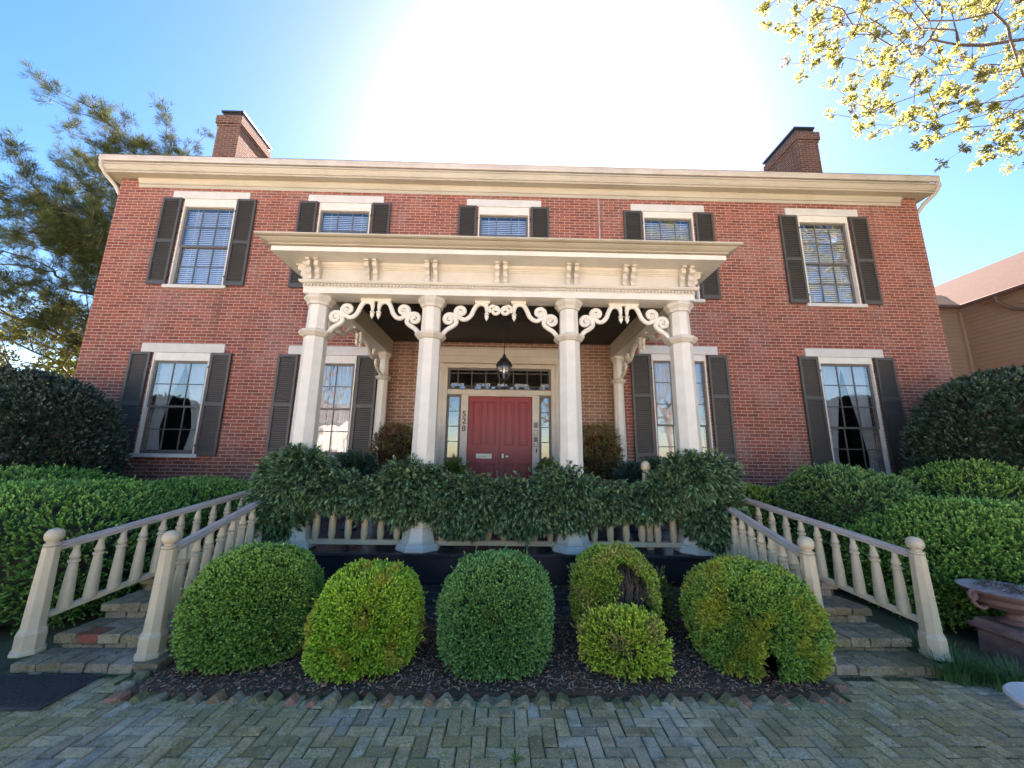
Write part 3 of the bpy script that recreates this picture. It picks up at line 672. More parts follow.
# scroll brackets
def spiral(c, r0, r1, a0, turns, n=26):
    return [(c[0]+(r0+(r1-r0)*(k/n)**.8)*math.cos(a0+turns*2*math.pi*k/n), c[1]+(r0+(r1-r0)*(k/n)**.8)*math.sin(a0+turns*2*math.pi*k/n)) for k in range(n+1)]
def catm(pts, n=7):
    out = []; P = [pts[0]]+list(pts)+[pts[-1]]
    for i in range(1, len(P)-2):
        for k in range(n):
            t = k/n; a, b, c, d = P[i-1], P[i], P[i+1], P[i+2]
            out.append(tuple(.5*((2*b[j])+(-a[j]+c[j])*t+(2*a[j]-5*b[j]+4*c[j]-d[j])*t*t+(-a[j]+3*b[j]-3*c[j]+d[j])*t**3) for j in range(2)))
    out.append(P[-2]); return out
def fretwork(p0, p1, half_len, mode):
    """p0->p1 run between posts; u from post ring. mode 'side' or 'centre'"""
    P0, P1 = Vector(p0), Vector(p1); Lr = (P1-P0).length; d = (P1-P0).normalized(); mb = MB()
    for sgn in (0, 1):
        def X(u, z):
            q = P0+d*u if sgn == 0 else P1-d*u
            return (q.x, q.y, z)
        st = half_len-.74     # extra stretch of the middle arc
        c1, c2 = (.225+st*.25, 3.395), (.375+st*.35, 3.505)
        A = catm([(.15, 3.14), (.165, 3.20), (.21+st*.2, 3.258), (.275+st*.25, 3.30), (c1[0]+.092, 3.345), (c1[0]+.092, 3.39)])[:-1] + spiral(c1, .088, .022, 0, 1.35)
        B = catm([(half_len-.04, 3.555), (half_len-.06, 3.60), (half_len-.115, 3.622), (half_len-.17-st*.1, 3.60), (half_len-.205-st*.3, 3.535), (half_len-.235-st*.4, 3.46), (half_len-.285-st*.5, 3.408), (c2[0]+.035, 3.397), (c2[0], c2[1]-.092)])[:-1] + spiral(c2, .088, .022, -math.pi/2, -1.35)
        for path in (A, B):
            n = len(path); rr = [.031 if k < n-16 else .031-.015*(k-(n-16))/16 for k in range(n)]
            mb.tube([X(u, z) for u, z in path], rr, 8, up=(d.y, -d.x, 0), sq=1)
        mb.tube([X(c1[0], c1[1]-.012), X(c1[0]+.001, c1[1]+.012)], .022, 8); mb.tube([X(c2[0], c2[1]-.012), X(c2[0]+.001, c2[1]+.012)], .022, 8)
        q = X(half_len-.042, 0); mb.lathe([(.02, 3.63), (.024, 3.62), (.024, 3.515), (.017, 3.51), (.017, 3.495), (.034, 3.48), (.036, 3.47), (.020, 3.46), (.030, 3.445), (.024, 3.42), (.008, 3.395), (.003, 3.38)][::-1], (q[0], q[1], 0), 10)
        q0, q1 = X(half_len-.20, 0), X(half_len-.001, 0)
        mb.box(min(q0[0], q1[0])-.02*abs(d.y), max(q0[0], q1[0])+.02*abs(d.y), min(q0[1], q1[1])-.02*abs(d.x), max(q0[1], q1[1])+.02*abs(d.x), 3.628, 3.66)
        if mode == 'centre':
            pass
    if mode == 'centre':
        m_ = (P0+P1)/2
        for s in (-1, 1):
            path = catm([(s*.135, 3.50), (s*.14, 3.57), (s*.10, 3.60)])[:-1] + spiral((s*.068, 3.525), .062, .02, math.pi/2-s*.2, s*1.3)
            mb.tube([(m_.x+u, m_.y, z) for u, z in path], .023, 8, up=(0, 1, 0))
    mb.build('scroll_bracket', M['fret'], porch, smooth=True)
fretwork((CX[0], CY, 0), (CX[1], CY, 0), .74, 'side')
fretwork((CX[2], CY, 0), (CX[3], CY, 0), .74, 'side')
fretwork((CX[1], CY, 0), (CX[2], CY, 0), .765, 'centre')
for cx in (-2.49, 2.24): fretwork((cx, CY, 0), (cx, -.17, 0), 1.30, 'side')
# balustrade between the front columns
for a, b in ((CX[0], CX[1]), (CX[1], CX[2]), (CX[2], CX[3])):
    mb = MB(); mb.box(a+.17, b-.17, CY-.035, CY+.035, .60, .655); mb.build('bottom_rail', M['balus'], porch, bevel=.006)
    mb = MB(); mb.box(a+.15, b-.15, CY-.055, CY+.055, 1.22, 1.27); mb.box(a+.15, b-.15, CY-.03, CY+.03, 1.18, 1.22); mb.build('top_rail', M['railtop'], porch, bevel=.01)
    n = round((b-a-.34)/.185); p = (b-a-.34)/n
    for i in range(n):
        x = a+.17+p*(i+.5); mb = MB(); mb.lathe([(.030, .0), (.042, .06), (.040, .2), (.028, .38), (.026, .40), (.036, .415), (.036, .43), (.026, .445), (.024, .525)], (x, CY, .655), 14)
        mb.build('baluster', M['balus'], porch, smooth=True)
for sx in (-1, 1):      # low side rails from column to wall
    x = PC+sx*2.34
    if sx > 0:
        mb = MB(); mb.box(1.70, 1.775, CY+.06, CY+.13, .55, 1.46); mb.lathe([(.03, 1.46), (.03, 1.475), (.052, 1.50), (.058, 1.54), (.045, 1.58), (.015, 1.60)], (1.737, CY+.095, 0), 16); mb.build('newel_post', M['rail'], porch, bevel=.004)

# lantern
lan = empty('hanging_lantern', (-.07, -1.5, 3.96), 'black iron lantern with clear glass hanging in front of the red door', 'lantern')
C0 = (-.07, -1.5, 0)
mb = MB(); mb.lathe([(.05, 3.94), (.045, 3.961)], C0, 16); mb.tube([(-.07, -1.5, 3.95), (-.07, -1.5, 3.30)], .007, 8); mb.build('rod', M['black'], lan, True)
mb = MB(); mb.lathe([(.125, 3.10), (.135, 3.105), (.135, 3.125), (.12, 3.16), (.085, 3.20), (.065, 3.235), (.04, 3.25), (.03, 3.27), (.02, 3.30), (.008, 3.32)], C0, 20); mb.build('cap', M['black'], lan, True)
mb = MB(); mb.lathe([(.06, 2.89), (.085, 2.93), (.108, 3.0), (.115, 3.06), (.115, 3.098)], C0, 24); mb.build('glass_shade', M['clear'], lan, True)
mb = MB()
for k in range(6):
    a = k*math.pi/3+.3; mb.tube([(-.07+r*math.cos(a), -1.5+r*math.sin(a), z) for r, z in ((.118, 3.10), (.12, 3.06), (.113, 3.0), (.09, 2.93), (.062, 2.885))], .008, 6)
mb.lathe([(.01, 2.85), (.03, 2.865), (.066, 2.878), (.066, 2.89), (.02, 2.893)], C0, 16); mb.tube([(-.07, -1.5, 2.86), (-.07, -1.5, 2.82)], [.016, .004], 8)
mb.build('cage', M['black'], lan, True)
mb = MB(); mb.lathe([(.012, 2.89), (.014, 2.97), (.02, 2.99), (.026, 3.03), (.018, 3.06), (.004, 3.08)], C0, 12); mb.build('bulb', M['curtain'], lan, True)

# ============================================================ STEPS AND STAIR RAILINGS
def steps(sx):
    lab = 'worn grey brick steps climbing to the porch beside the black doormat, with one red brick' if sx < 0 else 'worn mossy grey brick steps climbing to the porch beside the terracotta urn'
    mxx = lambda x: x if sx < 0 else -.25-x
    root = empty('brick_steps', (mxx(-3.1), -3.8, 0), lab, 'steps')
    S = [(-4.37, .07), (-4.13, .165), (-3.81, .285), (-3.49, .41), (-3.20, .545)]
    for k, (yf, z) in enumerate(S):
        yb = S[k+1][0]+.06 if k < 4 else -3.062
        xl = -3.66+.06*(yf+4.37); xr = -2.60
        z0 = -.2 if k == 0 else S[k-1][1]-.02
        mb = MB(); mb.box(*sorted((mxx(xl+.03), mxx(xr-.03))), yf+.02, -3.064 if k < 4 else yb, z0-.1, z-.012, (.05, .05, .035))
        W_ = .105; x = xl
        def bk(x0, x1, y0, y1, za, zb, c=None):
            v = random.uniform(.26, .46); cc = c or tuple(v*q for q in random.choice([(1, .72, .47), (1, .75, .52), (1, .78, .58)]))
            a, b = sorted((mxx(x0), mxx(x1))); j = lambda: random.gauss(0, .0055)
            q = .008; V = [(a+j(), y0+j(), za), (b+j(), y0+j(), za), (b, y1, za), (a, y1, za), (a+j(), y0+j(), zb-q), (b+j(), y0+j(), zb-q), (b, y1, zb-q), (a, y1, zb-q), (a+q, y0+q+j(), zb+j()*.6), (b-q, y0+q+j(), zb+j()*.6), (b-q, y1-q, zb+j()*.6), (a+q, y1-q, zb+j()*.6)]
            mb.add(V, [(0,1,5,4),(1,2,6,5),(2,3,7,6),(3,0,4,7),(4,5,9,8),(5,6,10,9),(6,7,11,10),(7,4,8,11),(8,9,10,11)], cc)
        # header course on the edge and one below, then tread rows
        bw = .155
        nb = int((xr-xl)/bw); bw = (xr-xl)/nb
        for i in range(nb):
            red = (.30, .075, .05) if (sx < 0 and k == 1 and i == 1) else None
            bk(xl+i*bw+.004, xl+(i+1)*bw-.004, yf, yf+.15, z-.062, z, red)
            if z > .1 or k == 0: bk(xl+i*bw+.004+.05, min(xl+(i+1)*bw-.004+.05, xr), yf+.012, yf+.1, max(z0-.01, z-.13) if k else -.05, z-.07)
        y = yf+.155
        while y < yb-.02:
            off_ = random.uniform(0, .1); x = xl
            while x < xr-.02:
                x2 = min(x+.2, xr); bk(x+.004, x2-.004, y+.003, min(y+.10, yb)-.002, z-.05, z-.002); x += .2
            y += .103
        mb.build('step', M['step'], root)
steps(-1); steps(1)
def newel(p, parent):
    mb = MB(); x, y, z = p
    mb.lathe([(octo(.094), .002), (octo(.094), .025), (octo(.082), .035), (octo(.083), .15), (octo(.077), .16), (octo(.077), .17), (octo(.068), .18), (octo(.051), .775), (octo(.054), .78)], (x, y, z), 8, math.pi/8)
    n = mb.build('newel_post', M['rail'], parent, bevel=.003)
    mb = MB(); mb.lathe([(.042, .78), (.052, .79), (.052, .80), (.036, .81), (.036, .818), (.052, .832), (.060, .855), (.058, .882), (.046, .906), (.025, .918), (.005, .922)], (x, y, z), 20); mb.build('ball_finial', M['rail'], n, True)
def stair_rail(sx, far):
    mx = lambda x: x if sx < 0 else -.25-x
    base = (-3.74, -4.21, .07) if far else (-2.76, -4.25, .07)
    end = (-3.12, -2.78, 1.16) if far else (-2.70, -3.12, 1.125)
    lab = {(-1, True): 'tan stair railing along the left hedge, outermost on the left', (-1, False): 'tan stair railing left of the leftmost ball shrub, beside the mulch bed',
           (1, True): 'tan stair railing in front of the right boxwood mounds, nearest the urn', (1, False): 'tan stair railing behind the rightmost yellowing ball shrub'}[(sx, far)]
    b = (mx(base[0]), base[1], base[2]); e = (mx(end[0]), end[1], end[2])
    root = empty('stair_railing', b, lab, 'railing', 'turned railings on the porch steps')
    newel(b, root)
    s = Vector((b[0], b[1]+.05, .835)); E_ = Vector(e); d = (E_-s); dn = d.normalized(); side = Vector((-dn.y, dn.x, 0)).normalized(); up = side.cross(dn)*-1
    if up.z < 0: up = -up
    mb = MB(); L = d.length/2
    mb.obox(s+d*.5-up*.012, (L, .030, .014), dn, side, up); mb.obox(s+d*.5+up*.010, (L, .043, .010), dn, side, up); mb.obox(s+d*.5+up*.026, (L, .030, .007), dn, side, up)
    mb.build('handrail', M['railtop'], root, bevel=.006)
    lo = Vector((0, 0, -.525)); mb = MB(); mb.obox(s+d*.5+lo, (L, .032, .020), dn, side, up); mb.build('bottom_rail', M['rail'], root, bevel=.004)
    n = 10 if far else 8
    for i in range(n):
        t = (i+.75)/(n+.2); p = s+d*t+lo; h = .50; mb = MB()
        mb.lathe([(.045, .0), (.046, .03), (.043, .12), (.034, .30), (.030, .345), (.040, .352), (.040, .368), (.026, .375), (.036, .395), (.022, .445), (.022, .51)], (p.x, p.y, p.z+.01), 14)
        mb.build('baluster', M['rail'], root, smooth=True)
for sx in (-1, 1):
    for far in (True, False): stair_rail(sx, far)

# ============================================================ FOLIAGE OBJECTS
def camk(c, n):      # favour the faces a visitor can see, keep all round
    view = unit(np.array(CAMP)-c); return .25+np.clip((view*n).sum(1)+.35, 0, 1)
def shrub(name, label, cat, center, rad, nsp, cfun, lump=.06, lf=2.2, ex=2.45, L=.0195, W=.0145, slen=.038, nl=8, mtl='leaf', group=None, holes=None, seed=0, core_k=.91, up=.35, droop=0, jit=.45, flat=.02, extra=None, blobs=None, spread=.9):
    root = empty(name, (center[0], center[1], flat if flat is not None else center[2]), label, cat, group); off = np.array(root.location)
    bl = blobs or [(center, rad)]
    parts, cores = [], MB()
    tot = sum(r[0]*r[1]+r[0]*r[2]+r[1]*r[2] for c, r in bl)
    for bi, (c, r) in enumerate(bl):
        V, F = blob(c, r, lump, lf, 56, 34, ex, flat, seed+bi)
        def keep(cc, n_):
            k = camk(cc, n_)*(cc[:, 2] > (flat or -9)+.03)
            for bj, (c2, r2) in enumerate(bl):
                if bj != bi: k = k*((((cc-np.array(c2))/(np.array(r2)*.93))**2).sum(1) > 1)
            if holes is not None: k = k*holes(cc)
            return k*np.clip(noise3(cc, 6.5/max(.5, min(r)), seed+40)*2.2+1.15, .22, 1)
        n = int(nsp*(r[0]*r[1]+r[0]*r[2]+r[1]*r[2])/tot)
        P, N = sample(V, F, n, keep); P = P - N*(rng.random((n, 1))**1.5*slen*1.3) + N*(noise3(P, 11, seed+9)*slen*.75)[:, None]
        st_ = rng.random(n) < .02; P[st_] += N[st_]*slen*rng.uniform(.4, 1.3, (st_.sum(), 1))
        parts.append(sprigs(P, N, nl, slen, L, W, cfun, up, jit, droop=droop, spread=spread))
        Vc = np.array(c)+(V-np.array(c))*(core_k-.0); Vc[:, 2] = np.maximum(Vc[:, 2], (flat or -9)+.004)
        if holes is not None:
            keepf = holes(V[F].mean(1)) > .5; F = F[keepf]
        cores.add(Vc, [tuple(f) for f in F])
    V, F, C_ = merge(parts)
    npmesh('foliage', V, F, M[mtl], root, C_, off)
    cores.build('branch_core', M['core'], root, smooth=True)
    return root
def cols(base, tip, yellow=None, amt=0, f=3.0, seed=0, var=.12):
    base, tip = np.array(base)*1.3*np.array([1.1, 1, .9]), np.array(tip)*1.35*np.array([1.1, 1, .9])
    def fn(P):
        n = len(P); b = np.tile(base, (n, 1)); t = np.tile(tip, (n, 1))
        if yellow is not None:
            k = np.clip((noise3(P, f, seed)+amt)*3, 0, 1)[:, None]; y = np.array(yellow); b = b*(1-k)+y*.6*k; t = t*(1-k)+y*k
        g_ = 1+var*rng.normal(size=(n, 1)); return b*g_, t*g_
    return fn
GB, GT = (.045, .105, .022), (.15, .27, .055)
shr = 'clipped boxwood balls in the mulch bed'
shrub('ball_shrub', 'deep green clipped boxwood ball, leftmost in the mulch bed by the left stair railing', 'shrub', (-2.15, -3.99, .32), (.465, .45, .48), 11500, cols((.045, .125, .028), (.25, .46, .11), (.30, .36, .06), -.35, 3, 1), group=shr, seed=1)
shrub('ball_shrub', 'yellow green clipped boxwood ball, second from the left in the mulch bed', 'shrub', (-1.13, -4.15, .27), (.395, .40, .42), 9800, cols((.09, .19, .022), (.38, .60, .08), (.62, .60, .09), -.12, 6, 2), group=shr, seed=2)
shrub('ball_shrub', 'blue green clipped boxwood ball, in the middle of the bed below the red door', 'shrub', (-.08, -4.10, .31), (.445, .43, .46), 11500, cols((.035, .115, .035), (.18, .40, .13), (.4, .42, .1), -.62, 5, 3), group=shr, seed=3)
def gap4(c): return 1-((np.abs(c[:, 0]-1.03-.04*np.sin(c[:, 2]*14)) < .05+.15*np.clip(.72-c[:, 2], 0, .3)/.3) & (c[:, 1] < -3.72) & (c[:, 2] < .72)).astype(float)
def gap4b(c): return gap4(c)*(1-((c[:, 1] < -4.0) & (c[:, 2] < .30) & (c[:, 0] > .62)).astype(float))
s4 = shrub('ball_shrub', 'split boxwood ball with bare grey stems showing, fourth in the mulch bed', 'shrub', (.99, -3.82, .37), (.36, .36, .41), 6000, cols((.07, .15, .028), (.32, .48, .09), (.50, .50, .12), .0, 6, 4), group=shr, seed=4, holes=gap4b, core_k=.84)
mb = MB()
for i in range(240):
    x = 1.03+random.gauss(0, .12); y0 = -3.95+random.uniform(-.12, .12); t = random.gauss(0, .16)
    mb.tube([(1.0+random.gauss(0, .05), -3.85+random.gauss(0, .05), .02), ((x+1.0)/2+random.gauss(0, .03), y0, .3), (x+t*.15, y0-.02, .52), (1.0+(x-1.0)*.8, y0+.03, .64+random.uniform(-.08, .06))], [.007, .005, .0035, .002], 5)
mb.build('bare_stems', M['stem'], s4)
shrub('low_shrub', 'small bright yellow boxwood clump at the foot of the split ball shrub', 'shrub', (.95, -4.25, .14), (.28, .24, .24), 2300, cols((.16, .26, .03), (.48, .62, .09), (.60, .50, .16), -.1, 5, 5), group=None, seed=5, lump=.2, slen=.06)
shrub('low_shrub', 'thin dull green shrub behind the split ball, against the foundation', 'shrub', (1.38, -3.55, .25), (.24, .2, .32), 500, cols((.05, .09, .02), (.14, .2, .05), (.35, .33, .08), -.2, 5, 5), seed=6, lump=.2, slen=.07, core_k=.7)
def gap5(c): return 1-((((c[:, 0]-1.93)/.07)**2+((c[:, 2]-.08)/.17)**2 < 1) & (c[:, 1] < -4.2)).astype(float)
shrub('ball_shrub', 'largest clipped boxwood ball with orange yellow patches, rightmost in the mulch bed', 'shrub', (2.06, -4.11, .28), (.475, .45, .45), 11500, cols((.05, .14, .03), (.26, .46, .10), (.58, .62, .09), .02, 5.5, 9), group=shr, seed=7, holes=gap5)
# mulch bed
s_ = MB(); s_.box(-2.58, 2.33, -4.62, -3.03, -.05, .018); tag(s_.build('mulch_bed', M['mulch']), kind='structure')
n = 20000; P = np.stack([rng.uniform(-2.56, 2.31, n), rng.uniform(-4.62, -3.1, n), rng.uniform(.016, .04, n)], 1)
d = rng.normal(size=(n, 3)); d[:, 2] *= .35; V, F = leaf_quads(P, d, rng.uniform(.012, .045, n), rng.uniform(.005, .014, n), nrm=np.array([[0, 0, 1.]]*n))
c = np.array([[.32, .16, .10]])*(.3+1.6*rng.random((n, 1))); lt = rng.random(n) < .12; c[lt] = np.array([.42, .35, .29])*(.6+.6*rng.random((lt.sum(), 1)))
tag(npmesh('mulch_chips', V, F, M['chip'], colr=c), 'dark shredded bark mulch under the clipped boxwood balls', 'mulch', kind='stuff')
# edging bricks set on the slant
def edging():
    k = 0; spots = []
    x = -2.60
    while x < 2.36: spots.append((x, -4.655-.035*math.sin((x+2.6)/4.96*math.pi)+random.gauss(0, .008), 0)); x += .128+random.gauss(0, .006)
    for j in range(2): spots.append((-2.66, -4.54+j*.12, 1)); spots.append((2.42, -4.54+j*.12, 1))
    for i, (x, y, side) in enumerate(spots):
        red = random.random() < (.12 if x < 1 else .45); moss = (not red) and random.random() < .45
        gv = random.uniform(.28, .5); c = (.5*random.uniform(.8, 1.1), .18, .12) if red else ((.22, .19, .09) if moss else (gv, gv*.74, gv*.5))
        mb = MB(); a = R(40+random.gauss(0, 12)); ca, sa = math.cos(a), math.sin(a)
        ax = (ca, 0, sa) if not side else (0, ca, sa); az = (-sa, 0, ca) if not side else (0, -sa, ca); ay = (0, 1, 0) if not side else (1, 0, 0)
        mb.obox((x, y, -.028+random.gauss(0, .009)), (.062, .05, .040), ax, ay, az, c)
        o = mb.build('edging_brick', M['step'], None, bevel=.014)
        o.location = (x, y, 0)
        me = o.data; 
        for v in me.vertices: v.co -= Vector((x, y, 0))
        kind_ = 'red' if red else ('mossy' if moss else 'grey')
        tag(o, '%s slanted brick in the sawtooth edging %s' % (kind_, 'at the end of the mulch bed' if side else 'along the front of the mulch bed'), 'brick', 'edging bricks around the mulch bed, ' + kind_ + (' end' if side else ' front'))
edging()

# vine on the balustrade
VB, VT = (.014, .045, .020), (.095, .19, .095)
def vine(name, label, blobs, nsp, seed):
    shrub(name, label, 'vine', blobs[0][0], blobs[0][1], nsp, cols(VB, VT, (.22, .26, .10), -.42, 7, seed, .32), lump=.14, lf=4, ex=2.1, L=.066, W=.020, slen=.075, nl=7, mtl='gloss', seed=seed, core_k=.72, up=0, droop=.55, jit=.6, flat=None, blobs=blobs, spread=1.1)
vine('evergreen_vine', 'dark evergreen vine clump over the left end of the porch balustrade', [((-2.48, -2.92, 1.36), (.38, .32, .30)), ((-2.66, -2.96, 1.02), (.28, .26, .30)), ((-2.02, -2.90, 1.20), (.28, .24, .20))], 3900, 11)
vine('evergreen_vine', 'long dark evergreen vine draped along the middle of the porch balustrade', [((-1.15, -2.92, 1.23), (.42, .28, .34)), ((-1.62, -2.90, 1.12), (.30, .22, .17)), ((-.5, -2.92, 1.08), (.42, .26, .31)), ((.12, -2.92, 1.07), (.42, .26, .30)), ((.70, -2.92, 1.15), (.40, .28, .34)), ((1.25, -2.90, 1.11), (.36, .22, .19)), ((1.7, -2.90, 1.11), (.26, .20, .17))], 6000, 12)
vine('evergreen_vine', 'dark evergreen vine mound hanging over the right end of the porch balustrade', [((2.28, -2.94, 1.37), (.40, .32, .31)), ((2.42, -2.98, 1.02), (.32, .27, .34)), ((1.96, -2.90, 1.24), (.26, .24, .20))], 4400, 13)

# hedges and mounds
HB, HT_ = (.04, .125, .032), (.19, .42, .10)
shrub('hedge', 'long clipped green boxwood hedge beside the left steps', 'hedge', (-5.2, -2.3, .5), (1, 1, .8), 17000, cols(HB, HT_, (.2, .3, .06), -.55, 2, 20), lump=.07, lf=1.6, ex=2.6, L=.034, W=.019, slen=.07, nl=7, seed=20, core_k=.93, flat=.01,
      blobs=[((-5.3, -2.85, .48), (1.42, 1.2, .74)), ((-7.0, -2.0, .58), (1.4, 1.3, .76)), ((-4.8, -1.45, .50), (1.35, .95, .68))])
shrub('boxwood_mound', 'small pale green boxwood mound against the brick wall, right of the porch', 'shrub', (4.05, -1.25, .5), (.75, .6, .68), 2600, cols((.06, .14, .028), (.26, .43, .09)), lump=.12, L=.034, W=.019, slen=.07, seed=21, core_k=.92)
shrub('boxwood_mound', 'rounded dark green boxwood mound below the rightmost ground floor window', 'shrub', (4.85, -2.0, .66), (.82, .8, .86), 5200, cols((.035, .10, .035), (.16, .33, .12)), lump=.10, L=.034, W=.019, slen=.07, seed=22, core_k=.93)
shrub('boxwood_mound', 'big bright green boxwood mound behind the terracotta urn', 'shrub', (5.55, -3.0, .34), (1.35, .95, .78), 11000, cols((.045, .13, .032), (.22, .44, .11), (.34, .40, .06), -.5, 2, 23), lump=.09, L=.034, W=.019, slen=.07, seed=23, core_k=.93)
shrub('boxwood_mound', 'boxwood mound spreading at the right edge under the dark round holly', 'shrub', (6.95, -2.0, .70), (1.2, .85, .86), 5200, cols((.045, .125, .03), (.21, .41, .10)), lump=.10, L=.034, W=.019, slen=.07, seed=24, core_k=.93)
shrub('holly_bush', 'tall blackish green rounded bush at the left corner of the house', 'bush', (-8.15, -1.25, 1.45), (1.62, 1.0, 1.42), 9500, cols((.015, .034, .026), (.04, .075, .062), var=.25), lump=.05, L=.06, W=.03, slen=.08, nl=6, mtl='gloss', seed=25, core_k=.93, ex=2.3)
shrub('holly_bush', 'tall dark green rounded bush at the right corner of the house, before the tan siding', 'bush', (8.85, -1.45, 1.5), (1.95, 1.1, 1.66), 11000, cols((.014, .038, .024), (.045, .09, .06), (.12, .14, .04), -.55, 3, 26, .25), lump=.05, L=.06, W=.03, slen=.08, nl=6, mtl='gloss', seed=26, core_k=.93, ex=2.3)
# potted plants on the porch
def potted(x, y, zr, r, label, cfun, pz=.35, nsp=700, L=.05, W=.022, mtl='gloss', ht=None, pot='black'):
    root = shrub('potted_plant', label, 'plant', (x, y, zr), (r, r, ht or r*.7), nsp, cfun, lump=.15, L=L, W=W, slen=.07, nl=6, mtl=mtl, core_k=.75, flat=None, seed=int(abs(x)*10)+31)
    loc = root.location; mb = MB(); bz = zr-(ht or r*.7)
    mb.lathe([(.11, .552), (.13, .56), (.10, .60), (.05, .66), (.045, max(.70, bz-.22)), (.09, bz-.16), (.17, bz-.08), (.20, bz), (.215, bz+.02), (.215, bz+.05), (.18, bz+.05), (.16, bz+.02)], (x, y, 0), 24)
    mb.build('pot', M[pot], root, smooth=True)
potted(-2.37, -1.55, 1.43, .27, 'dark leafy plant in a black pot near the left window of the porch', cols((.02, .05, .035), (.05, .10, .07)), ht=.21)
potted(2.0, -1.45, 1.36, .23, 'low dark plant in a black bowl near the right window of the porch', cols((.02, .05, .035), (.05, .10, .07)), ht=.15)
potted(2.44, -1.3, 1.42, .20, 'narrow dark plant in a black pot behind the right corner column', cols((.02, .05, .035), (.05, .10, .07)), ht=.2, nsp=450)
potted(-2.0, -.62, 1.62, .38, 'coppery green clipped bush in a pot left of the front door', cols((.06, .055, .02), (.17, .15, .05), (.20, .07, .04), .0, 6, 40), ht=.56, nsp=2200, L=.03, W=.018, mtl='leaf', pot='terra')
potted(1.66, -.62, 1.58, .38, 'coppery green clipped bush in a pot right of the front door', cols((.07, .06, .02), (.20, .18, .06), (.22, .08, .04), -.05, 6, 41), ht=.62, nsp=2300, L=.03, W=.018, mtl='leaf', pot='terra')
potted(-.98, -.45, 1.28, .2, 'small bright green plant at the foot of the left sidelight', cols((.05, .10, .02), (.14, .22, .05)), ht=.28, nsp=500, mtl='leaf')
potted(.76, -.45, 1.28, .2, 'small bright green plant at the foot of the right sidelight', cols((.05, .10, .02), (.14, .22, .05)), ht=.26, nsp=500, mtl='leaf')

# grassy clumps by the urn
def grass_clump(x, y, n, h, label):
    root = empty('grass_clump', (x, y, 0), label, 'plant'); V = []; F = []; C_ = []
    for i in range(n):
        a = random.uniform(0, 2*math.pi); r = random.random()**.5*.16; ln = h*random.uniform(.6, 1.1); w_ = .005
        px, py = x+r*math.cos(a)*1.2, y+r*math.sin(a); lean = random.uniform(.3, 1.0); ca, sa = math.cos(a+random.gauss(0, .5)), math.sin(a+random.gauss(0, .5)); k = len(V)
        c = random.choice([(.04, .11, .03), (.05, .14, .04), (.07, .17, .05)]); 
        for t in (0, .35, .7, 1):
            o = lean*ln*t*t*.75; z = ln*t*(1-.35*t*lean); ww = w_*(1-.75*t)
            V += [(px+ca*o-sa*ww, py+sa*o+ca*ww, z), (px+ca*o+sa*ww, py+sa*o-ca*ww, z)]
        for q in range(3): F.append((k+2*q, k+2*q+1, k+2*q+3, k+2*q+2)); C_.append(c)
    npmesh('blades', V, F, M['leaf'], root, C_, (x, y, 0))
grass_clump(3.46, -4.36, 320, .20, 'tufted dark green grass clump at the foot of the right outer newel post')
grass_clump(3.72, -4.52, 280, .19, 'tufted dark green grass clump in front of the terracotta urn pedestal')
grass_clump(4.10, -4.62, 220, .17, 'tufted dark green grass clump at the right edge before the pedestal')
grass_clump(3.62, -4.05, 240, .2, 'tufted dark green grass clump behind the newel, left of the urn')
root = empty('weed', (.05, -5.2, 0), 'tiny green weed sprouting between the pavers', 'weed')
P = np.array([[.05, -5.2, .004]]*22)+rng.normal(size=(22, 3))*[.012, .008, .002]; d = rng.normal(size=(22, 3)); d[:, 2] = .5+rng.random(22)*.5
V, F = leaf_quads(P, d, .035, .010); npmesh('leaves', V, F, M['leaf'], root, [(.09, .22, .05)]*22, (.05, -5.2, 0))

# ============================================================ URN, BIRD BATH, DOORMAT
ux, uy = 4.45, -4.03
urn = empty('garden_urn', (ux, uy, 0), 'weathered terracotta urn with scroll handles on a square pedestal', 'urn')
mb = MB(); mb.box(ux-.20, ux+.20, uy-.20, uy+.20, 0, .05); mb.lathe([(octo(.255)*1.0, .05), (.25, .06), (.235, .28), (.25, .285)], (ux, uy, 0), 4, math.pi/4)
mb.lathe([(.27, .285), (.29, .30), (.29, .33), (.26, .335), (.24, .36), (.24, .375)], (ux, uy, 0), 4, math.pi/4)
ped = mb.build('pedestal', M['terra'], urn, bevel=.006)
mb = MB()
for k in range(5):
    a = k*2*math.pi/5; mb.tube([(ux+.05*math.cos(a+t*.4)*(.3+t*.25), uy-.182, .165+.05*math.sin(a+t*.4)*(.3+t*.25)) for t in range(6)], .007, 6)
mb.box(ux-.14, ux+.14, uy-.188, uy-.178, .235, .25); mb.box(ux-.14, ux+.14, uy-.190, uy-.180, .075, .09)
mb.build('relief_ornament', M['terra'], ped)
text('DR', .035, (ux-.09, uy-.208, .318), M['plate'], ped, 'lettering', .002)
mb = MB(); mb.lathe([(.10, .375), (.115, .385), (.10, .40), (.06, .42), (.05, .45), (.07, .475), (.085, .48)], (ux, uy, 0), 32); mb.build('stem', M['terra'], urn, True)
mb = MB(); prof = [(.085, .48), (.15, .49), (.21, .515), (.24, .55), (.245, .585), (.275, .605), (.305, .625), (.315, .64), (.305, .648)]; n = 64; V = []; F = []
for j, (r, z) in enumerate(prof):
    for i in range(n):
        a = 2*math.pi*i/n; k = 1+(.035*abs(math.sin(a*14)) if j in (1, 2, 3) else 0); V.append((ux+r*k*math.cos(a), uy+r*k*math.sin(a), z))
for j in range(len(prof)-1):
    for i in range(n): F.append((j*n+i, j*n+(i+1) % n, (j+1)*n+(i+1) % n, (j+1)*n+i))
mb.add(V, F); mb.build('bowl', M['terra'], urn, smooth=True)
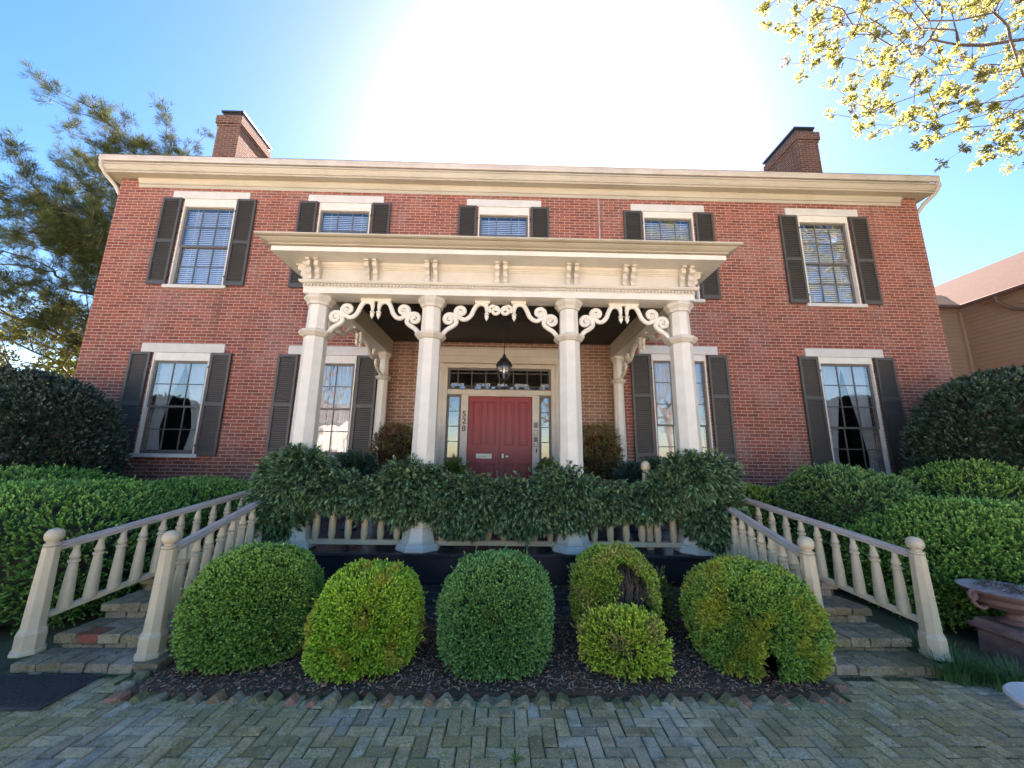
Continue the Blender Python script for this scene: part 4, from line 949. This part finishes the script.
mb = MB(); mb.lathe([(.305, .645), (.315, .653), (.29, .655), (.27, .64), (.1, .635), (.01, .635)], (ux, uy, 0), 48); rim = mb.build('rim', M['terra_w'], urn, smooth=True)
for a in (math.pi, 0):
    mb = MB(); sg_ = math.cos(a); pts = spiral((.33, .600), .05, .012, 2.2, -1.2, 22)[::-1]
    pts = [(u, z) for u, z in pts] + [(.345, .565), (.32, .53), (.285, .508), (.25, .50), (.23, .515)]
    mb.tube([(ux+sg_*u, uy, z) for u, z in catm(pts, 3)], .014, 8, up=(0, 1, 0)); mb.build('handle', M['terra'], urn, True)
n = 350; th = rng.random(n)*6.28; rr = rng.random(n)**.5*.2; P = np.stack([ux+rr*np.cos(th), uy+rr*np.sin(th), .64+.03*rng.random(n)], 1); d = rng.normal(size=(n, 3)); d[:, 2] = np.abs(d[:, 2])*.5
V, F = leaf_quads(P, d, .045, .006); npmesh('dead_twigs', V, F, M['chip'], urn, np.array([[.12, .08, .06]])*(.5+rng.random((n, 1))), (ux, uy, 0))
urn.location.z = -.13
bx, by = 2.86, -5.46
bb = empty('bird_bath', (bx, by, 0), 'white cast stone bowl on a stem, cut off by the right edge in front', 'bird bath')
mb = MB(); mb.lathe([(.13, .002), (.13, .04), (.08, .06), (.05, .10), (.045, .28), (.07, .31)], (bx, by, 0), 28); mb.build('stem', M['cast'], bb, True)
mb = MB(); mb.lathe([(.06, .31), (.15, .33), (.20, .365), (.225, .385), (.23, .40), (.22, .41), (.20, .405), (.17, .38), (.08, .36), (.01, .357)], (bx, by, 0), 40); mb.build('bowl', M['cast'], bb, True)
dm = empty('doormat', (-3.36, -4.60, .005), 'black rubber doormat with a raised pattern lying before the left steps', 'mat')
mb = MB(); x0, x1, y0, y1 = -3.78, -2.95, -4.79, -4.40
mb.box(x0, x1, y0, y1, .006, .016); mb.build('mat_base', M['rubber'], dm, bevel=.003)
mb = MB(); nx, ny = 30, 14
for i in range(nx):
    for j in range(ny):
        if (i+j) % 2: cx_, cy_ = x0+.02+(x1-x0-.04)*(i+.5)/nx, y0+.02+(y1-y0-.04)*(j+.5)/ny; mb.box(cx_-.013, cx_+.013, cy_-.006, cy_+.006, .0155, .021)
        else: cx_, cy_ = x0+.02+(x1-x0-.04)*(i+.5)/nx, y0+.02+(y1-y0-.04)*(j+.5)/ny; mb.box(cx_-.006, cx_+.006, cy_-.013, cy_+.013, .0155, .021)
mb.build('raised_pattern', M['rubber'], dm)

# ============================================================ NEIGHBOUR HOUSE
nb = empty('neighbour_house', (16, 2, 0), 'tan clapboard house with a pinkish shingle roof beyond the right corner', 'house')
NX = 14.3; EZ = 6.43; YC = 3.5
def siding(mb, p0, p1, z0, z1, nrm):
    P0, P1 = Vector(p0), Vector(p1); z = z0; N = Vector(nrm)
    while z < z1-.01:
        zt = min(z+.125, z1); a = [P0+N*.028+Vector((0, 0, z)), P1+N*.028+Vector((0, 0, z)), P1+N*.006+Vector((0, 0, zt)), P0+N*.006+Vector((0, 0, zt))]
        mb.poly(a); mb.poly([P0+Vector((0, 0, z))+N*.005, P1+Vector((0, 0, z))+N*.005, P1+N*.028+Vector((0, 0, z)), P0+N*.028+Vector((0, 0, z))]); z = zt
mb = MB(); mb.box(NX, NX+8, -6, YC+6, 0, EZ-.02); mb.box(XR+2.5, NX, YC, YC+6, 0, EZ-.02); siding(mb, (NX, -6, 0), (NX, YC, 0), .3, EZ-.05, (-1, 0, 0)); siding(mb, (XR+2.5, YC, 0), (NX, YC, 0), .3, EZ-.05, (0, -1, 0)); mb.build('wall', M['siding'], nb)
mb = MB(); mb.box(NX-.09, NX, YC-.09, YC, .3, EZ-.1); mb.build('corner_board', M['siding'], nb)
ov = .25; rz = EZ+2.6
mb = MB(); mb.extrude([(NX-ov, -6.4, EZ), (NX-ov, YC-.2, EZ), (NX+4, YC+4, rz), (NX+4, -6.4, rz)], (0, 0, .06)); mb.extrude([(NX+8.2, -6.4, EZ), (NX+8.2, YC+8, EZ), (NX+4, YC+4, rz), (NX+4, -6.4, rz)], (0, 0, .06))
mb.extrude([(XR+2, YC-ov, EZ), (NX-ov, YC-ov, EZ), (NX+1.6, YC+1.6, EZ+1.2), (XR+2, YC+1.6, EZ+1.2)], (0, 0, .06)); mb.build('roof', M['shingle'], nb)
mb = MB(); mb.box(NX-ov-.10, NX-ov, -6.4, YC-.2, EZ-.06, EZ+.03); mb.box(XR+2, NX-ov, YC-ov-.1, YC-ov, EZ-.06, EZ+.03); mb.build('gutter', M['brown'], nb, bevel=.01)
mb = MB(); mb.tube([(NX-.3, 2.35, EZ-.03), (NX-.3, 2.35, EZ-.2), (NX-.1, 2.2, EZ-.5), (NX-.08, 2.0, EZ-.6), (NX-.08, 1.45, EZ-.8), (NX-.08, 1.4, EZ-1.0), (NX-.08, 1.4, .2)], .05, 8); mb.build('downspout', M['brown'], nb, True)

# ============================================================ TREES
def inside(n, c, r, keep=None):
    out = []
    while len(out) < n:
        p = rng.uniform(-1, 1, (n*3, 3)); p = p[(p**2).sum(1) < 1]*np.array(r)+np.array(c)
        if keep is not None: p = p[keep(p)]
        out += list(p)
    return np.array(out[:n])
def broad_tree(name, label, base, trunk, A, leafn, L, W, cfun, mtl='bleaf', slen=.10, rtip=.006, step=.35, nl=7, jit=.9, tuft=1, bark='bark', power=.45, sig=.08, group=None, wob=.12, dirn=None):
    root = empty(name, base, label, 'tree', group); nodes, par, rad, tips = grow(trunk, A, step, wob, rtip, power)
    idx = np.arange(1, len(nodes)); thick = idx[rad[idx] > rtip*7]; thin = idx[rad[idx] <= rtip*7]
    limb_mesh('trunk', nodes, par, rad, M[bark], root, base, thick, 8); limb_mesh('twigs', nodes, par, rad, M[bark], root, base, thin, 4)
    if leafn:
        cand = idx[rad[idx] <= rtip*3.2]; pick = rng.choice(cand, leafn); P = nodes[pick]+rng.normal(size=(leafn, 3))*sig
        D = unit(nodes[pick]-nodes[par[pick]])
        V, F, C_ = sprigs(P, D*(1.0 if dirn is None else dirn), nl, slen, L, W, cfun, up=.3, jit=jit)
        npmesh('crown', V, F, M[mtl], root, C_, base)
    return root
# tree whose budding boughs reach in at the upper right
A = inside(1500, (10.0, -3.2, 9.6), (6.1, 2.5, 3.6), lambda p: (p[:, 0]+(p[:, 2]-6.0)*.05 > 4.1) & (p[:, 2] > 6.35+.9*np.clip((6.6-p[:, 0])/2.4, 0, 1)+.25*np.sin(p[:, 0]*3)))
broad_tree('budding_tree', 'tree with yellow green new leaves reaching in over the upper right', (12.2, -3.6, 0), [(12.2, -3.6, 0), (12.2, -3.6, 1.5), (12.1, -3.5, 3), (11.9, -3.4, 4.5), (11.5, -3.3, 5.8), (11.0, -3.2, 7.0), (10.6, -3.2, 8.0)], A, 26000, .042, .029, cols((.17, .20, .06), (.28, .31, .13), (.34, .32, .22), -.2, 2, 50, .15), slen=.08, rtip=.0030, power=.45, sig=.035, step=.3, nl=8, jit=1.0)
# pine behind the left corner
def pine():
    base = (-13.3, 7.0, 0); trunk = [(-13.3+.04*k, 7.0, 1.12*k) for k in range(12)]
    A = []
    for lv in range(28):
        z = 3.9+lv*.30; rr = (7.4-.13*lv)*(.75+.35*random.random()); na = 3
        for k in range(na):
            a = random.uniform(0, 2*math.pi); rx_ = rr*(.55 if math.cos(a) > 0 else 1)
            e = np.array([-13.2+rx_*math.cos(a), 7+rr*math.sin(a)*.8, z+rr*.28+random.uniform(-.4, .6)])
            st = np.array([-13.2, 7, z]); m = 20
            for q in range(m):
                t = .35+.65*random.random(); p = st+(e-st)*t+rng.normal(size=3)*np.array([.75, .75, .30])*(.3+.7*t); A.append(p)
    A = np.array(A)
    broad_tree('pine_tree', 'tall loose pine with upswept limbs behind the left corner of the house', base, trunk, A, 34000, .24, .010, cols((.03, .05, .022), (.09, .12, .045), (.22, .24, .10), -.3, 1, 51, .25), mtl='needle', slen=.10, rtip=.009, power=.45, sig=.11, step=.45, nl=14, jit=.6, bark='pbark')
pine()
A = inside(420, (-14.0, 5.0, 4.4), (3.6, 2.4, 2.6))
broad_tree('spring_tree', 'small tree in pale yellow green leaf below the pine on the left', (-13.5, 5.0, 0), [(-13.5, 5, 0), (-13.5, 5, 1.2), (-13.6, 5, 2.4), (-13.7, 5, 3.4)], A, 3600, .085, .05, cols((.13, .15, .03), (.24, .25, .06), (.3, .26, .1), -.2, 1, 52, .2), slen=.1, rtip=.007, sig=.12, nl=6)
# far trees that close the view at the sides
for i, (x, y, h, lab) in enumerate(((-22, 14, 7.5, 'green tree farthest left behind the spring tree'), (24, 16, 7, 'green tree behind the neighbouring tan house'))):
    A = inside(300, (x, y, h*.62), (h*.5, h*.4, h*.40)); broad_tree('far_tree', lab, (x, y, 0), [(x, y, 0), (x, y, h*.15), (x, y, h*.3), (x, y, h*.45)], A, 2600, .20, .12, cols((.06, .10, .03), (.16, .22, .06)), mtl='leaf', slen=.2, rtip=.012, sig=.25, nl=6)
# across the street: seen in the window reflections
for i, (x, y, lv, lab) in enumerate(((-9, -30, 0, 'bare tree across the street, mirrored in the left windows'), (4.5, -24, 0, 'bare tree across the street, mirrored in the right windows'), (15, -27, 0, 'bare tree across the street, farthest right of its row'), (-17, -26, 0, 'bare tree across the street, farthest left of its row'))):
    A = inside(420, (x, y, 8.5), (4.6, 4, 4.6)); broad_tree('street_tree', lab, (x, y, 0), [(x, y, 0), (x, y, 1.4), (x+.1, y, 2.8), (x, y, 4.2), (x, y, 5.4)], A, 3200 if lv else 0, .22, .13, cols((.16, .20, .04), (.34, .38, .08)), mtl='bleaf', slen=.2, rtip=.016, sig=.22, nl=6, step=.5)
HX = -14
wh = empty('white_house', (-4, -40, 0), 'white clapboard house across the street, mirrored in the ground floor windows', 'house')
mb = MB(); mb.box(-12, 4, -46, -38, 0, 5.6); mb.extrude([(-12, -38, 5.6), (-12, -46, 5.6), (-12, -42, 8.2)], (16, 0, 0)); mb.box(-7, -1, -38, -36, 0, 4.0); mb.extrude([(-7, -36, 4), (-1, -36, 4), (-4, -36, 5.6)], (0, -2.5, 0)); mb.build('wall', M['hwhite'], wh)
mb = MB(); mb.extrude([(-12.4, -37.6, 5.5), (4.4, -37.6, 5.5), (4.4, -42, 8.4), (-12.4, -42, 8.4)], (0, 0, .12)); mb.extrude([(-12.4, -46.4, 5.5), (4.4, -46.4, 5.5), (4.4, -42, 8.4), (-12.4, -42, 8.4)], (0, 0, .12)); mb.build('roof', M['hroof'], wh)
for x in (-10.8, -8.6, -5.9, -3.2, .0, 2.2):
    for z in (.8, 3.3):
        if -7 < x < -1 and z > 3: continue
        y = -35.98 if -7 < x < -1 else -37.98
        mb = MB(); mb.box(x, x+1.0, y, y+.03, z, z+1.6); mb.build('window', M['sash'], wh)

wh.location.x += HX
